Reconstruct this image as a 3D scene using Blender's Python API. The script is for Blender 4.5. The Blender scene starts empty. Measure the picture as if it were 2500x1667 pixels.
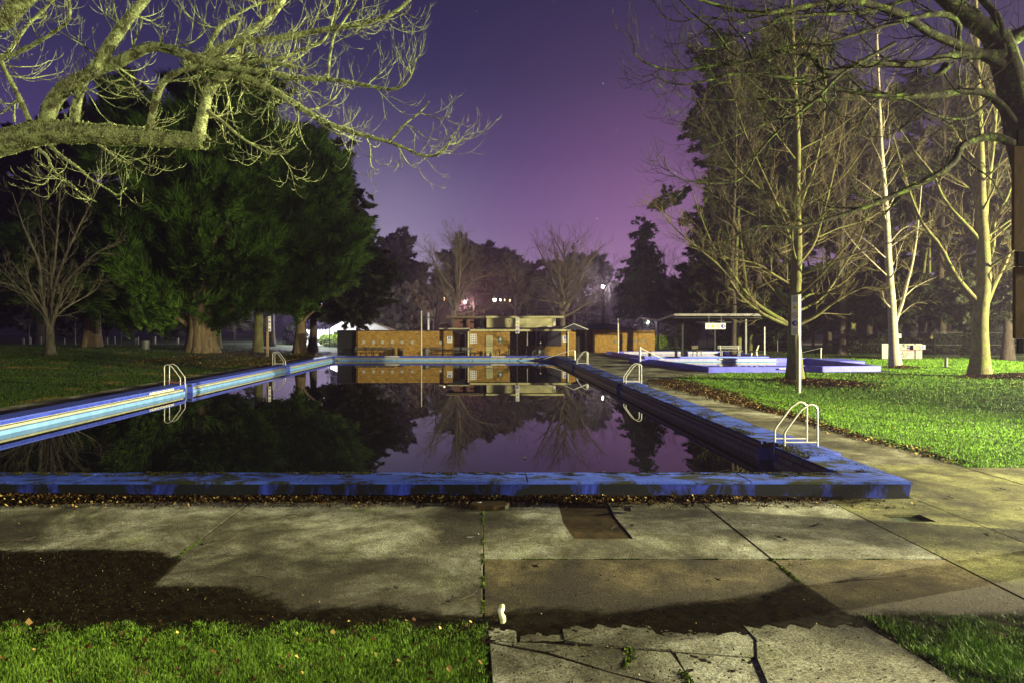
import bpy, math, random
import numpy as np
from mathutils import Vector, Matrix

SC = bpy.context.scene
COL = SC.collection
F = 1667.0; CX = 1180.0; CY = 798.5; EYE = 2.91

# ------------------------------------------------------------------ camera
cam_d = bpy.data.cameras.new('camera'); cam = bpy.data.objects.new('camera', cam_d); COL.objects.link(cam)
cam.location = (0, 0, EYE); cam.rotation_euler = (math.radians(90), 0, 0)
cam_d.sensor_width = 36; cam_d.lens = 24.005; cam_d.shift_x = 0.028; cam_d.shift_y = -0.014
cam_d.clip_start = 0.1; cam_d.clip_end = 3000
SC.camera = cam

# ------------------------------------------------------------------ night sky
W = bpy.data.worlds.new("World"); SC.world = W; W.use_nodes = True
SKY_STRENGTH = 0.9
def build_world():
    nt = W.node_tree; nt.nodes.clear(); N = nt.nodes.new; L = nt.links.new
    out = N('ShaderNodeOutputWorld'); bg = N('ShaderNodeBackground'); bg.inputs['Strength'].default_value = SKY_STRENGTH
    tc = N('ShaderNodeTexCoord'); sep = N('ShaderNodeSeparateXYZ'); L(tc.outputs['Generated'], sep.inputs[0])
    ramp = N('ShaderNodeValToRGB'); cr = ramp.color_ramp
    stops = [(0.0, (0.25, 0.18, 0.34)), (0.08, (0.24, 0.17, 0.34)), (0.15, (0.160, 0.105, 0.275)), (0.24, (0.080, 0.056, 0.180)),
             (0.34, (0.042, 0.035, 0.112)), (0.47, (0.025, 0.021, 0.074)), (1.0, (0.012, 0.011, 0.05))]
    while len(cr.elements) < len(stops): cr.elements.new(0.5)
    for e, (p, c) in zip(cr.elements, stops): e.position = p; e.color = (*c, 1)
    L(sep.outputs['Z'], ramp.inputs[0])
    # town glow: pink to the right of the view, whitish lilac behind the left tree line
    def glow(direction, power, col, prev):
        d = N('ShaderNodeVectorMath'); d.operation = 'DOT_PRODUCT'; d.inputs[1].default_value = Vector(direction).normalized()
        L(tc.outputs['Generated'], d.inputs[0])
        m = N('ShaderNodeMath'); m.operation = 'MAXIMUM'; m.inputs[1].default_value = 0; L(d.outputs['Value'], m.inputs[0])
        p = N('ShaderNodeMath'); p.operation = 'POWER'; p.inputs[1].default_value = power; L(m.outputs[0], p.inputs[0])
        mx = N('ShaderNodeMix'); mx.data_type = 'RGBA'; mx.blend_type = 'ADD'
        L(p.outputs[0], mx.inputs['Factor']); L(prev, mx.inputs['A']); mx.inputs['B'].default_value = (*col, 1)
        return mx.outputs['Result']
    c = glow((0.27, 1, 0.10), 46, (0.18, 0.058, 0.085), ramp.outputs[0])
    c = glow((-0.17, 1, 0.09), 90, (0.20, 0.20, 0.20), c)
    # stars
    vo = N('ShaderNodeTexVoronoi'); vo.inputs['Scale'].default_value = 48; L(tc.outputs['Generated'], vo.inputs['Vector'])
    lt = N('ShaderNodeMapRange'); lt.inputs['From Min'].default_value = 0.045; lt.inputs['From Max'].default_value = 0.015
    lt.inputs['To Min'].default_value = 0; lt.inputs['To Max'].default_value = 1
    L(vo.outputs['Distance'], lt.inputs['Value'])
    sc_ = N('ShaderNodeSeparateColor'); L(vo.outputs['Color'], sc_.inputs[0])
    pw = N('ShaderNodeMath'); pw.operation = 'POWER'; pw.inputs[1].default_value = 3.5; L(sc_.outputs[0], pw.inputs[0])
    mu = N('ShaderNodeMath'); mu.operation = 'MULTIPLY'; L(lt.outputs['Result'], mu.inputs[0]); L(pw.outputs[0], mu.inputs[1])
    fin = N('ShaderNodeMix'); fin.data_type = 'RGBA'; fin.blend_type = 'ADD'
    L(mu.outputs[0], fin.inputs['Factor']); L(c, fin.inputs['A']); fin.inputs['B'].default_value = (2.2, 2.2, 2.8, 1)
    L(fin.outputs['Result'], bg.inputs['Color']); L(bg.outputs[0], out.inputs[0])
build_world()
W.cycles.sampling_method = 'AUTOMATIC'

# faint moonlight from the right
sun_d = bpy.data.lights.new('moon', 'SUN'); sun = bpy.data.objects.new('moon', sun_d); COL.objects.link(sun)
sun_d.energy = 0.06; sun_d.angle = math.radians(0.5); sun_d.color = (1.0, 0.95, 0.85)
sun.rotation_euler = Vector((0.9, -0.35, 0.30)).to_track_quat('Z', 'Y').to_euler()

SC.view_settings.view_transform = 'Standard'; SC.view_settings.look = 'None'
SC.view_settings.gamma = 1; SC.view_settings.exposure = 0; SC.view_settings.use_curve_mapping = False
SC.cycles.use_denoising = True
SC.cycles.max_bounces = 5; SC.cycles.diffuse_bounces = 2; SC.cycles.glossy_bounces = 3; SC.cycles.transmission_bounces = 3
SC.cycles.caustics_reflective = False; SC.cycles.caustics_refractive = False
SC.cycles.volume_bounces = 0

LAMP_POWER_NEAR = 115e3      # park lamp on the road right of the foreground
LAMP_POWER_FAR = 350e3       # park lamp on the road right of the lawn trees
LAMP_POWER_BACK = 13e3      # floodlight behind the camera
LAMP_COLOR = (1.0, 0.93, 0.56)

# ------------------------------------------------------------------ helpers
def at(px, py, Y): return Vector(((px - CX) / F * Y, Y, EYE - (py - CY) / F * Y))
def gp(px, py, z=0.0):
    Y = F * (EYE - z) / (py - CY); return ((px - CX) / F * Y, Y)
def tag(o, label=None, cat=None, group=None, kind=None):
    if label: o['label'] = label
    if cat: o['category'] = cat
    if group: o['group'] = group
    if kind: o['kind'] = kind
    return o
def empty(name, loc=(0, 0, 0), label=None, cat=None, group=None, kind=None, rz=0):
    o = bpy.data.objects.new(name, None); COL.objects.link(o); o.location = loc; o.rotation_euler = (0, 0, rz)
    o.empty_display_size = 0.2
    return tag(o, label, cat, group, kind)
def copy_tree(o, parent=None):
    c = o.copy(); COL.objects.link(c); c.parent = parent
    for ch in o.children: copy_tree(ch, c)
    return c
def npmesh(name, V, Fc, mat, parent=None, smooth=False, attr=None):
    """V (n,3); Fc (m,k) int array, all faces k-gons"""
    me = bpy.data.meshes.new(name); V = np.asarray(V, np.float32); Fc = np.asarray(Fc, np.int32)
    me.vertices.add(len(V)); me.vertices.foreach_set('co', V.ravel())
    k = Fc.shape[1]; me.loops.add(Fc.size); me.loops.foreach_set('vertex_index', Fc.ravel())
    me.polygons.add(len(Fc)); me.polygons.foreach_set('loop_start', np.arange(0, Fc.size, k, dtype=np.int32))
    me.polygons.foreach_set('loop_total', np.full(len(Fc), k, np.int32))
    if smooth: me.polygons.foreach_set('use_smooth', np.ones(len(Fc), bool))
    me.update(calc_edges=True)
    if attr is not None:
        a = me.attributes.new('rnd', 'FLOAT', 'POINT'); a.data.foreach_set('value', np.asarray(attr, np.float32))
    if mat: me.materials.append(mat)
    o = bpy.data.objects.new(name, me); COL.objects.link(o)
    if parent: o.parent = parent
    return o
class MB:
    def __init__(s): s.v = []; s.f = []
    def add(s, vs, fs):
        b = len(s.v); s.v += [tuple(v) for v in vs]; s.f += [tuple(i + b for i in f) for f in fs]; return s
    def box(s, x0, y0, z0, x1, y1, z1):
        if x0 > x1: x0, x1 = x1, x0
        if y0 > y1: y0, y1 = y1, y0
        if z0 > z1: z0, z1 = z1, z0
        return s.add([(x0,y0,z0),(x1,y0,z0),(x1,y1,z0),(x0,y1,z0),(x0,y0,z1),(x1,y0,z1),(x1,y1,z1),(x0,y1,z1)],
                     [(0,3,2,1),(4,5,6,7),(0,1,5,4),(1,2,6,5),(2,3,7,6),(3,0,4,7)])
    def cbox(s, x0, y0, z0, x1, y1, z1, c=0.01):   # chamfered top
        return s.prism([(x0,y0),(x1,y0),(x1,y1),(x0,y1)], z0, z1, c)
    def prism(s, poly, z0, z1, c=0.0):
        a = sum(poly[i][0]*poly[(i+1)%len(poly)][1]-poly[(i+1)%len(poly)][0]*poly[i][1] for i in range(len(poly)))
        if a < 0: poly = poly[::-1]
        n = len(poly); rings = [[(x,y,z0) for x,y in poly]]
        if c > 0:
            rings.append([(x,y,z1-c) for x,y in poly]); ins = []
            for i in range(n):
                p = Vector(poly[i]); a_ = (p-Vector(poly[i-1])).normalized(); b_ = (Vector(poly[(i+1)%n])-p).normalized()
                nrm = Vector((-a_.y-b_.y, a_.x+b_.x)); nrm = nrm.normalized()*c*1.2 if nrm.length > 1e-6 else Vector((0,0))
                ins.append((p.x+nrm.x, p.y+nrm.y, z1))
            rings.append(ins)
        else: rings.append([(x,y,z1) for x,y in poly])
        vs = [v for r in rings for v in r]; fs = [tuple(range(n))[::-1], tuple(range((len(rings)-1)*n, len(rings)*n))]
        for k in range(len(rings)-1):
            for i in range(n):
                j = (i+1)%n; fs.append((k*n+i, k*n+j, (k+1)*n+j, (k+1)*n+i))
        return s.add(vs, fs)
    def tube(s, pts, r, n=8):
        pts = [Vector(p) for p in pts]; rs = r if isinstance(r, (list, tuple)) else [r]*len(pts); vs = []; fs = []; ref = None
        for i, p in enumerate(pts):
            t = (pts[min(i+1, len(pts)-1)]-pts[max(i-1, 0)]).normalized()
            if ref is None: ref = Vector((0,0,1)) if abs(t.z) < .9 else Vector((1,0,0))
            u = (ref - t*ref.dot(t)).normalized(); w = t.cross(u); ref = u
            for k in range(n):
                a = 2*math.pi*k/n; vs.append(p+(u*math.cos(a)+w*math.sin(a))*rs[i])
        for i in range(len(pts)-1):
            for k in range(n):
                fs.append((i*n+k, i*n+(k+1)%n, (i+1)*n+(k+1)%n, (i+1)*n+k))
        fs.append(tuple(range(n))[::-1]); fs.append(tuple(range((len(pts)-1)*n, len(pts)*n)))
        return s.add(vs, fs)
    def lathe(s, prof, c=(0,0,0), n=16, squash=1.0):
        vs = []; fs = []
        for r, z in prof:
            for k in range(n):
                a = 2*math.pi*k/n; vs.append((c[0]+r*math.cos(a), c[1]+r*math.sin(a)*squash, c[2]+z))
        for i in range(len(prof)-1):
            for k in range(n): fs.append((i*n+k, i*n+(k+1)%n, (i+1)*n+(k+1)%n, (i+1)*n+k))
        fs.append(tuple(range(n))[::-1]); fs.append(tuple(range((len(prof)-1)*n, len(prof)*n)))
        return s.add(vs, fs)
    def plate(s, poly, y0, y1):    # polygon in x,z extruded along y
        n = len(poly); vs = [(x,y0,z) for x,z in poly]+[(x,y1,z) for x,z in poly]
        fs = [tuple(range(n)), tuple(range(n,2*n))[::-1]]+[(i, i+n, (i+1)%n+n, (i+1)%n) for i in range(n)]
        return s.add(vs, fs)
    def build(s, name, mat, parent=None, smooth=False, fix=True):
        me = bpy.data.meshes.new(name); me.from_pydata(s.v, [], s.f)
        if fix:
            import bmesh
            bm = bmesh.new(); bm.from_mesh(me); bmesh.ops.recalc_face_normals(bm, faces=bm.faces); bm.to_mesh(me); bm.free()
        if smooth:
            me.polygons.foreach_set('use_smooth', np.ones(len(me.polygons), bool))
            try: me.set_sharp_from_angle(angle=math.radians(40))
            except Exception: pass
        me.materials.append(mat); o = bpy.data.objects.new(name, me); COL.objects.link(o)
        if parent: o.parent = parent
        return o
def text_mesh(name, body, size, loc, mat, parent=None, rot=(math.pi/2, 0, 0), extrude=0.004, bold=0.0):
    cu = bpy.data.curves.new(name, 'FONT'); cu.body = body; cu.size = size; cu.extrude = extrude; cu.offset = bold; cu.align_x = 'CENTER'; cu.align_y = 'CENTER'
    cu.resolution_u = 3
    to = bpy.data.objects.new(name, cu); COL.objects.link(to)
    dg = bpy.context.evaluated_depsgraph_get(); me = bpy.data.meshes.new_from_object(to.evaluated_get(dg))
    bpy.data.objects.remove(to); me.materials.clear(); me.materials.append(mat)
    o = bpy.data.objects.new(name, me); COL.objects.link(o); o.location = loc; o.rotation_euler = rot
    if parent: o.parent = parent
    return o
def wob(x, y, s=1.0, seed=0.0):     # cheap smooth noise, about -1..1
    x = x*s+seed*13.7; y = y*s-seed*7.3
    return (np.sin(x*1.7+np.sin(y*1.3+seed)*1.8)+np.sin(y*2.3+np.sin(x*1.9-seed)*1.6)+.6*np.sin(x*4.1+y*3.7+seed)+.5*np.sin(y*7.3-x*5.9+2*np.sin(x*2.2))
            + .3*np.sin(x*11.3+y*2.1)*np.sin(y*12.7-x*3.3))/3.0
def smooth(a, b, x):
    t = np.clip((x-a)/(b-a), 0, 1); return t*t*(3-2*t)
def gz(x, y):      # terrain height: lawn rises gently on the far left and at the right rear
    return 0.8*smooth(-17.5, -34, x) + 0.0*y

# ------------------------------------------------------------------ materials
def newmat(name):
    m = bpy.data.materials.new(name); m.use_nodes = True; nt = m.node_tree; b = nt.nodes['Principled BSDF']; return m, nt, b
def ramp_node(nt, stops):
    r = nt.nodes.new('ShaderNodeValToRGB'); cr = r.color_ramp
    while len(cr.elements) < len(stops): cr.elements.new(0.5)
    for e, (p, c) in zip(cr.elements, stops): e.position = p; e.color = (*c, 1)
    return r
def noise_node(nt, scale, vec, detail=4, rough=.55, dist=0.0):
    n = nt.nodes.new('ShaderNodeTexNoise'); n.inputs['Scale'].default_value = scale; n.inputs['Detail'].default_value = detail
    n.inputs['Roughness'].default_value = rough; n.inputs['Distortion'].default_value = dist
    if vec is not None: nt.links.new(vec, n.inputs['Vector'])
    return n
def coords(nt, world=True, scale=(1,1,1)):
    if world: s = nt.nodes.new('ShaderNodeNewGeometry').outputs['Position']
    else: s = nt.nodes.new('ShaderNodeTexCoord').outputs['Object']
    if scale != (1,1,1):
        m = nt.nodes.new('ShaderNodeMapping'); m.inputs['Scale'].default_value = scale; nt.links.new(s, m.inputs['Vector']); s = m.outputs[0]
    return s
def bump(nt, b, h, strength=.4, dist=.02):
    bp = nt.nodes.new('ShaderNodeBump'); bp.inputs['Strength'].default_value = strength; bp.inputs['Distance'].default_value = dist
    nt.links.new(h, bp.inputs['Height']); nt.links.new(bp.outputs[0], b.inputs['Normal']); return bp
def mixc(nt, fac, a, b_, blend='MIX'):
    m = nt.nodes.new('ShaderNodeMix'); m.data_type = 'RGBA'; m.blend_type = blend
    if isinstance(fac, (int, float)): m.inputs['Factor'].default_value = fac
    else: nt.links.new(fac, m.inputs['Factor'])
    for k, v in (('A', a), ('B', b_)):
        if isinstance(v, tuple): m.inputs[k].default_value = (*v, 1)
        else: nt.links.new(v, m.inputs[k])
    return m.outputs['Result']
def simple(name, stops, scale=3.0, rough=.7, bstr=.3, bscale=None, bdist=.01, metallic=0, world=True, spec=.4, stretch=(1,1,1), detail=5):
    m, nt, b = newmat(name); v = coords(nt, world, stretch)
    n = noise_node(nt, scale, v, detail); r = ramp_node(nt, stops); nt.links.new(n.outputs['Fac'], r.inputs[0]); nt.links.new(r.outputs[0], b.inputs['Base Color'])
    b.inputs['Roughness'].default_value = rough; b.inputs['Metallic'].default_value = metallic; b.inputs['Specular IOR Level'].default_value = spec
    if bstr > 0:
        n2 = noise_node(nt, bscale or scale*6, v, 6, .65); bump(nt, b, n2.outputs['Fac'], bstr, bdist)
    return m
def flat(name, c, rough=.6, metallic=0): 
    return simple(name, [(0.3, tuple(x*.82 for x in c)), (0.7, c)], 4, rough, .12, metallic=metallic, bdist=.003, spec=.3 if max(c) > .1 else .12)
def emit(name, c, s):
    m, nt, b = newmat(name); b.inputs['Base Color'].default_value = (*c, 1); b.inputs['Emission Color'].default_value = (*c, 1); b.inputs['Emission Strength'].default_value = s; return m

def concrete_mat(name, tint=(1,1,1), dark=0.0):
    m, nt, b = newmat(name); v = coords(nt)
    g = nt.nodes.new('ShaderNodeObjectInfo')
    n1 = noise_node(nt, .55, v, 8, .62, .5); r1 = ramp_node(nt, [(0.37, (0.050,0.045,0.024)), (0.47, (0.18,0.175,0.12)), (0.60, (0.47,0.48,0.40))]); nt.links.new(n1.outputs['Fac'], r1.inputs[0])
    n2 = noise_node(nt, 3.2, v, 8, .7, .3); r2 = ramp_node(nt, [(0.38, (0.38,0.35,0.27)), (0.58, (1,1,1))]); nt.links.new(n2.outputs['Fac'], r2.inputs[0])
    c = mixc(nt, .85, r1.outputs[0], r2.outputs[0], 'MULTIPLY')
    n3 = noise_node(nt, 42, v, 5, .78); r3 = ramp_node(nt, [(0.36, (0.12,0.11,0.08)), (0.5, (0.85,0.85,0.82)), (0.64, (1.6,1.6,1.5))]); nt.links.new(n3.outputs['Fac'], r3.inputs[0])
    c = mixc(nt, .85, c, r3.outputs[0], 'MULTIPLY')
    n9 = noise_node(nt, 17, v, 6, .8, .2); r9 = ramp_node(nt, [(0.34, (0.30,0.28,0.22)), (0.47, (0.95,0.95,0.92)), (0.66, (1.35,1.35,1.3))]); nt.links.new(n9.outputs['Fac'], r9.inputs[0]); c = mixc(nt, .75, c, r9.outputs[0], 'MULTIPLY')
    n4 = noise_node(nt, .9, v, 5, .6); n4.inputs['Lacunarity'].default_value = 2.3
    r4 = ramp_node(nt, [(0.56, (1,1,1)), (0.70, (0.62,0.72,0.30))]); nt.links.new(n4.outputs['Fac'], r4.inputs[0])
    c = mixc(nt, .7, c, r4.outputs[0], 'MULTIPLY')
    # earth washed over the slabs near the lawn
    sy = nt.nodes.new('ShaderNodeSeparateXYZ'); nt.links.new(v, sy.inputs[0]); mr = nt.nodes.new('ShaderNodeMapRange'); mr.inputs['From Min'].default_value = 9.0; mr.inputs['From Max'].default_value = 6.9
    nt.links.new(sy.outputs['Y'], mr.inputs['Value']); n7 = noise_node(nt, .75, v, 8, .62, .8); ma = nt.nodes.new('ShaderNodeMath'); ma.operation = 'MULTIPLY_ADD'; ma.inputs[1].default_value = 2.4
    nt.links.new(n7.outputs['Fac'], ma.inputs[0]); nt.links.new(mr.outputs[0], ma.inputs[2]); r7 = ramp_node(nt, [(0.0, (0,0,0)), (1.0, (1,1,1))]); mr2 = nt.nodes.new('ShaderNodeMapRange'); mr2.inputs['From Min'].default_value = 1.38; mr2.inputs['From Max'].default_value = 2.05
    nt.links.new(ma.outputs[0], mr2.inputs['Value']); nt.links.new(mr2.outputs[0], r7.inputs[0]); gt = nt.nodes.new('ShaderNodeMath'); gt.operation = 'GREATER_THAN'; gt.inputs[1].default_value = 6.72; nt.links.new(sy.outputs['Y'], gt.inputs[0])
    m8 = nt.nodes.new('ShaderNodeMath'); m8.operation = 'MULTIPLY'; nt.links.new(r7.outputs[0], m8.inputs[0]); nt.links.new(gt.outputs[0], m8.inputs[1]); m9 = nt.nodes.new('ShaderNodeMath'); m9.operation = 'MULTIPLY'; m9.inputs[1].default_value = .85; nt.links.new(m8.outputs[0], m9.inputs[0])
    c = mixc(nt, m9.outputs[0], c, (0.040,0.030,0.014))
    # each slab a little different
    r5 = ramp_node(nt, [(0, (0.66,0.64,0.58)), (1, (1.0,1.0,1.0))]); nt.links.new(g.outputs['Random'], r5.inputs[0])
    c = mixc(nt, 1.0, c, r5.outputs[0], 'MULTIPLY')
    c = mixc(nt, 1.0, c, tint, 'MULTIPLY')
    nt.links.new(c, b.inputs['Base Color']); b.inputs['Roughness'].default_value = .8; b.inputs['Specular IOR Level'].default_value = .3
    ad = nt.nodes.new('ShaderNodeMath'); ad.operation = 'ADD'; nt.links.new(n3.outputs['Fac'], ad.inputs[0])
    n6 = noise_node(nt, 14, v, 6, .7); nt.links.new(n6.outputs['Fac'], ad.inputs[1]); bump(nt, b, ad.outputs[0], 1.0, .02)
    return m
def blue_paint(name, stained=False, mossy=False, c=((0.03,0.05,0.30), (0.045,0.085,0.50))):
    m, nt, b = newmat(name); v = coords(nt)
    n1 = noise_node(nt, 1.8, v, 7, .65); r1 = ramp_node(nt, [(0.3, c[0]), (0.6, c[1])]); nt.links.new(n1.outputs['Fac'], r1.inputs[0]); col = r1.outputs[0]
    if stained:
        v2 = coords(nt, True, (1.1, 1, .45)); n2 = noise_node(nt, 1.3, v2, 7, .68, .5)
        r2 = ramp_node(nt, [(0.42, (0.030,0.032,0.022)), (0.49, (0.022,0.03,0.07)), (0.60, (1,1,1))]); nt.links.new(n2.outputs['Fac'], r2.inputs[0])
        f = ramp_node(nt, [(0.50, (1,1,1)), (0.64, (0,0,0))]); nt.links.new(n2.outputs['Fac'], f.inputs[0])
        col = mixc(nt, f.outputs[0], col, (0.012,0.014,0.018))
        n3 = noise_node(nt, 26, coords(nt, True, (1, 1, .3)), 4, .8); f3 = ramp_node(nt, [(0.68, (0,0,0)), (0.74, (1,1,1))]); nt.links.new(n3.outputs['Fac'], f3.inputs[0])
        col = mixc(nt, f3.outputs[0], col, (0.30,0.34,0.42))
    if mossy:
        n2 = noise_node(nt, 2.4, coords(nt, True, (.6, 1, 1)), 8, .75, .6); f = ramp_node(nt, [(0.48, (0,0,0)), (0.56, (1,1,1))]); nt.links.new(n2.outputs['Fac'], f.inputs[0])
        col = mixc(nt, f.outputs[0], col, (0.030,0.034,0.018))
        n3 = noise_node(nt, 45, v, 3, .7); f3 = ramp_node(nt, [(0.30, (0.15,0.15,0.12)), (0.46, (1,1,1)), (0.68, (1,1,1)), (0.75, (1.8,1.8,1.5))]); nt.links.new(n3.outputs['Fac'], f3.inputs[0])
        col = mixc(nt, .8, col, f3.outputs[0], 'MULTIPLY')
    nt.links.new(col, b.inputs['Base Color']); b.inputs['Roughness'].default_value = .85 if (stained or mossy) else .62; b.inputs['Specular IOR Level'].default_value = .1 if (stained or mossy) else .4
    n6 = noise_node(nt, 40, v, 6, .7); bump(nt, b, n6.outputs['Fac'], .6, .01)
    return m
def brick_mat(name, c1=(0.29,0.165,0.032), c2=(0.52,0.32,0.062), mortar=(0.10,0.075,0.03)):
    m, nt, b = newmat(name); g = nt.nodes.new('ShaderNodeNewGeometry'); sp = nt.nodes.new('ShaderNodeSeparateXYZ'); nt.links.new(g.outputs['Position'], sp.inputs[0])
    ad = nt.nodes.new('ShaderNodeMath'); ad.operation = 'ADD'; nt.links.new(sp.outputs['X'], ad.inputs[0]); nt.links.new(sp.outputs['Y'], ad.inputs[1])
    cb = nt.nodes.new('ShaderNodeCombineXYZ'); nt.links.new(ad.outputs[0], cb.inputs[0]); nt.links.new(sp.outputs['Z'], cb.inputs[1])
    br = nt.nodes.new('ShaderNodeTexBrick'); br.inputs['Scale'].default_value = 1; br.inputs['Brick Width'].default_value = .24; br.inputs['Row Height'].default_value = .086
    br.inputs['Mortar Size'].default_value = .011; br.inputs['Color1'].default_value = (*c1, 1); br.inputs['Color2'].default_value = (*c2, 1); br.inputs['Mortar'].default_value = (*mortar, 1)
    nt.links.new(cb.outputs[0], br.inputs['Vector'])
    n = noise_node(nt, 2.2, cb.outputs[0], 5, .6); r = ramp_node(nt, [(0.3, (0.7,0.62,0.55)), (0.65, (1.1,1.05,.95))]); nt.links.new(n.outputs['Fac'], r.inputs[0])
    c = mixc(nt, .9, br.outputs['Color'], r.outputs[0], 'MULTIPLY'); nt.links.new(c, b.inputs['Base Color']); b.inputs['Roughness'].default_value = .85
    inv = nt.nodes.new('ShaderNodeMath'); inv.operation = 'SUBTRACT'; inv.inputs[0].default_value = 1; nt.links.new(br.outputs['Fac'], inv.inputs[1]); bump(nt, b, inv.outputs[0], .8, .01)
    return m
def bark_mat(name, c1, c2, lichen, cover=.5, scale=9, stretch=(1,1,.35), bd=.02):
    m, nt, b = newmat(name); v = coords(nt, True, stretch); v0 = coords(nt)
    n = noise_node(nt, scale, v, 6, .6); r = ramp_node(nt, [(0.3, c1), (0.7, c2)]); nt.links.new(n.outputs['Fac'], r.inputs[0])
    n2 = noise_node(nt, scale*.8, v0, 7, .7); f = ramp_node(nt, [(1-cover-.04, (0,0,0)), (1-cover+.06, (1,1,1))]); nt.links.new(n2.outputs['Fac'], f.inputs[0])
    n3 = noise_node(nt, scale*5, v0, 4, .7); r3 = ramp_node(nt, [(0.32, tuple(x*.25 for x in lichen)), (0.55, lichen), (0.7, tuple(min(1, x*1.3) for x in lichen))]); nt.links.new(n3.outputs['Fac'], r3.inputs[0])
    c = mixc(nt, f.outputs[0], r.outputs[0], r3.outputs[0]); nt.links.new(c, b.inputs['Base Color']); b.inputs['Roughness'].default_value = .85; b.inputs['Specular IOR Level'].default_value = .2
    ad = nt.nodes.new('ShaderNodeMath'); ad.operation = 'ADD'; nt.links.new(n.outputs['Fac'], ad.inputs[0]); nt.links.new(n3.outputs['Fac'], ad.inputs[1]); bump(nt, b, ad.outputs[0], 1.0, bd)
    return m
def leaf_mat(name, c1, c2, rough=.55, patch=.35, dry=None, mid=None):
    m, nt, b = newmat(name); a = nt.nodes.new('ShaderNodeAttribute'); a.attribute_name = 'rnd'
    r = ramp_node(nt, [(0, c1), (1, c2)] if mid is None else [(0, c1), mid, (1, c2)]); nt.links.new(a.outputs['Fac'], r.inputs[0]); c = r.outputs[0]
    n = noise_node(nt, patch, coords(nt), 5, .6); r2 = ramp_node(nt, [(0.35, (0.6,0.6,0.55)), (0.65, (1.15,1.1,1))]); nt.links.new(n.outputs['Fac'], r2.inputs[0])
    c = mixc(nt, .8, c, r2.outputs[0], 'MULTIPLY'); 
    if dry:
        n3 = noise_node(nt, dry[1], coords(nt), 5, .65); f = ramp_node(nt, [(dry[2], (0,0,0)), (dry[2]+.1, (1,1,1))]); nt.links.new(n3.outputs['Fac'], f.inputs[0]); c = mixc(nt, f.outputs[0], c, dry[0])
    nt.links.new(c, b.inputs['Base Color']); b.inputs['Roughness'].default_value = rough; b.inputs['Specular IOR Level'].default_value = .08
    return m
M = {}
M['concrete'] = concrete_mat('concrete'); M['concrete_path'] = concrete_mat('concrete_path', (1.0,0.98,0.90)); M['concrete_moss'] = concrete_mat('mossy_concrete', (0.85,0.86,0.42)); M['concrete_dark'] = concrete_mat('dirty_concrete', (0.60,0.50,0.30)); M['patch'] = simple('patch_concrete', [(0.3,(0.025,0.022,0.010)),(0.7,(0.085,0.055,0.022))], 5, .8, .8, 60, .012, spec=.1)
M['lawn_base'] = simple('lawn_base', [(0.35,(0.016,0.024,0.008)),(0.65,(0.03,0.055,0.012))], 1.5, .9, .6, 20, .03)
M['soil'] = simple('soil', [(0.3,(0.003,0.0025,0.0012)),(0.7,(0.016,0.012,0.005))], 7, .95, 1.0, 60, .02, spec=.08)
def soil_film():
    m, nt, b = newmat('soil_film'); v = coords(nt); n = noise_node(nt, 7, v, 6, .65); r = ramp_node(nt, [(0.3,(0.003,0.0025,0.0012)),(0.7,(0.017,0.012,0.005))]); nt.links.new(n.outputs['Fac'], r.inputs[0]); nt.links.new(r.outputs[0], b.inputs['Base Color'])
    b.inputs['Roughness'].default_value = .95; b.inputs['Specular IOR Level'].default_value = .05; n2 = noise_node(nt, 45, v, 5, .7); bump(nt, b, n2.outputs['Fac'], .5, .01)
    at_ = nt.nodes.new('ShaderNodeAttribute'); at_.attribute_name = 'rnd'; n3 = noise_node(nt, 9, v, 7, .72); ma = nt.nodes.new('ShaderNodeMath'); ma.operation = 'MULTIPLY_ADD'; ma.inputs[1].default_value = .55; nt.links.new(n3.outputs['Fac'], ma.inputs[0]); nt.links.new(at_.outputs['Fac'], ma.inputs[2])
    mr = nt.nodes.new('ShaderNodeMapRange'); mr.inputs['From Min'].default_value = .22; mr.inputs['From Max'].default_value = .42; nt.links.new(ma.outputs[0], mr.inputs['Value']); nt.links.new(mr.outputs[0], b.inputs['Alpha']); return m
M['soil_film'] = soil_film()
M['blue_top'] = blue_paint('blue_coping_top', mossy=True, c=((0.045,0.080,0.42),(0.075,0.135,0.62))); M['blue_face'] = blue_paint('blue_wall_face', stained=True, c=((0.03,0.045,0.38),(0.045,0.08,0.62)))
M['blue'] = blue_paint('blue_paint', c=((0.045,0.07,0.38),(0.07,0.11,0.55))); M['kid_blue'] = blue_paint('violet_blue_paint', c=((0.13,0.13,0.72),(0.18,0.19,0.92)))
M['cream'] = flat('cream_paint', (0.72,0.68,0.46)); M['sky_blue'] = simple('light_blue_paint', [(0.3,(0.13,0.28,0.56)),(0.7,(0.21,0.40,0.72))], 2.2, .5, .2, 20, .005)
M['lip'] = simple('gutter_lip', [(0.3,(0.28,0.28,0.20)),(0.7,(0.46,0.46,0.33))], 2.2, .6, .3, 30, .005)
M['tile'] = simple('pool_tile', [(0.3,(0.035,0.055,0.36)),(0.7,(0.055,0.09,0.55))], 3.5, .35, .1); M['grout'] = flat('grout', (0.05,0.05,0.045), .9)
M['steel'] = simple('galvanised_steel', [(0.3,(0.55,0.54,0.46)),(0.7,(0.75,0.73,0.62))], 6, .32, .1, metallic=.35)
M['white'] = simple('white_paint', [(0.3,(0.60,0.57,0.50)),(0.7,(0.82,0.79,0.70))], 5, .55, .2); M['black'] = flat('black_rubber', (0.012,0.012,0.014), .6)
M['brick'] = brick_mat('yellow_brick'); M['brick_red'] = brick_mat('red_brick', (0.17,0.075,0.055), (0.22,0.10,0.07), (0.10,0.07,0.06))
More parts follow.
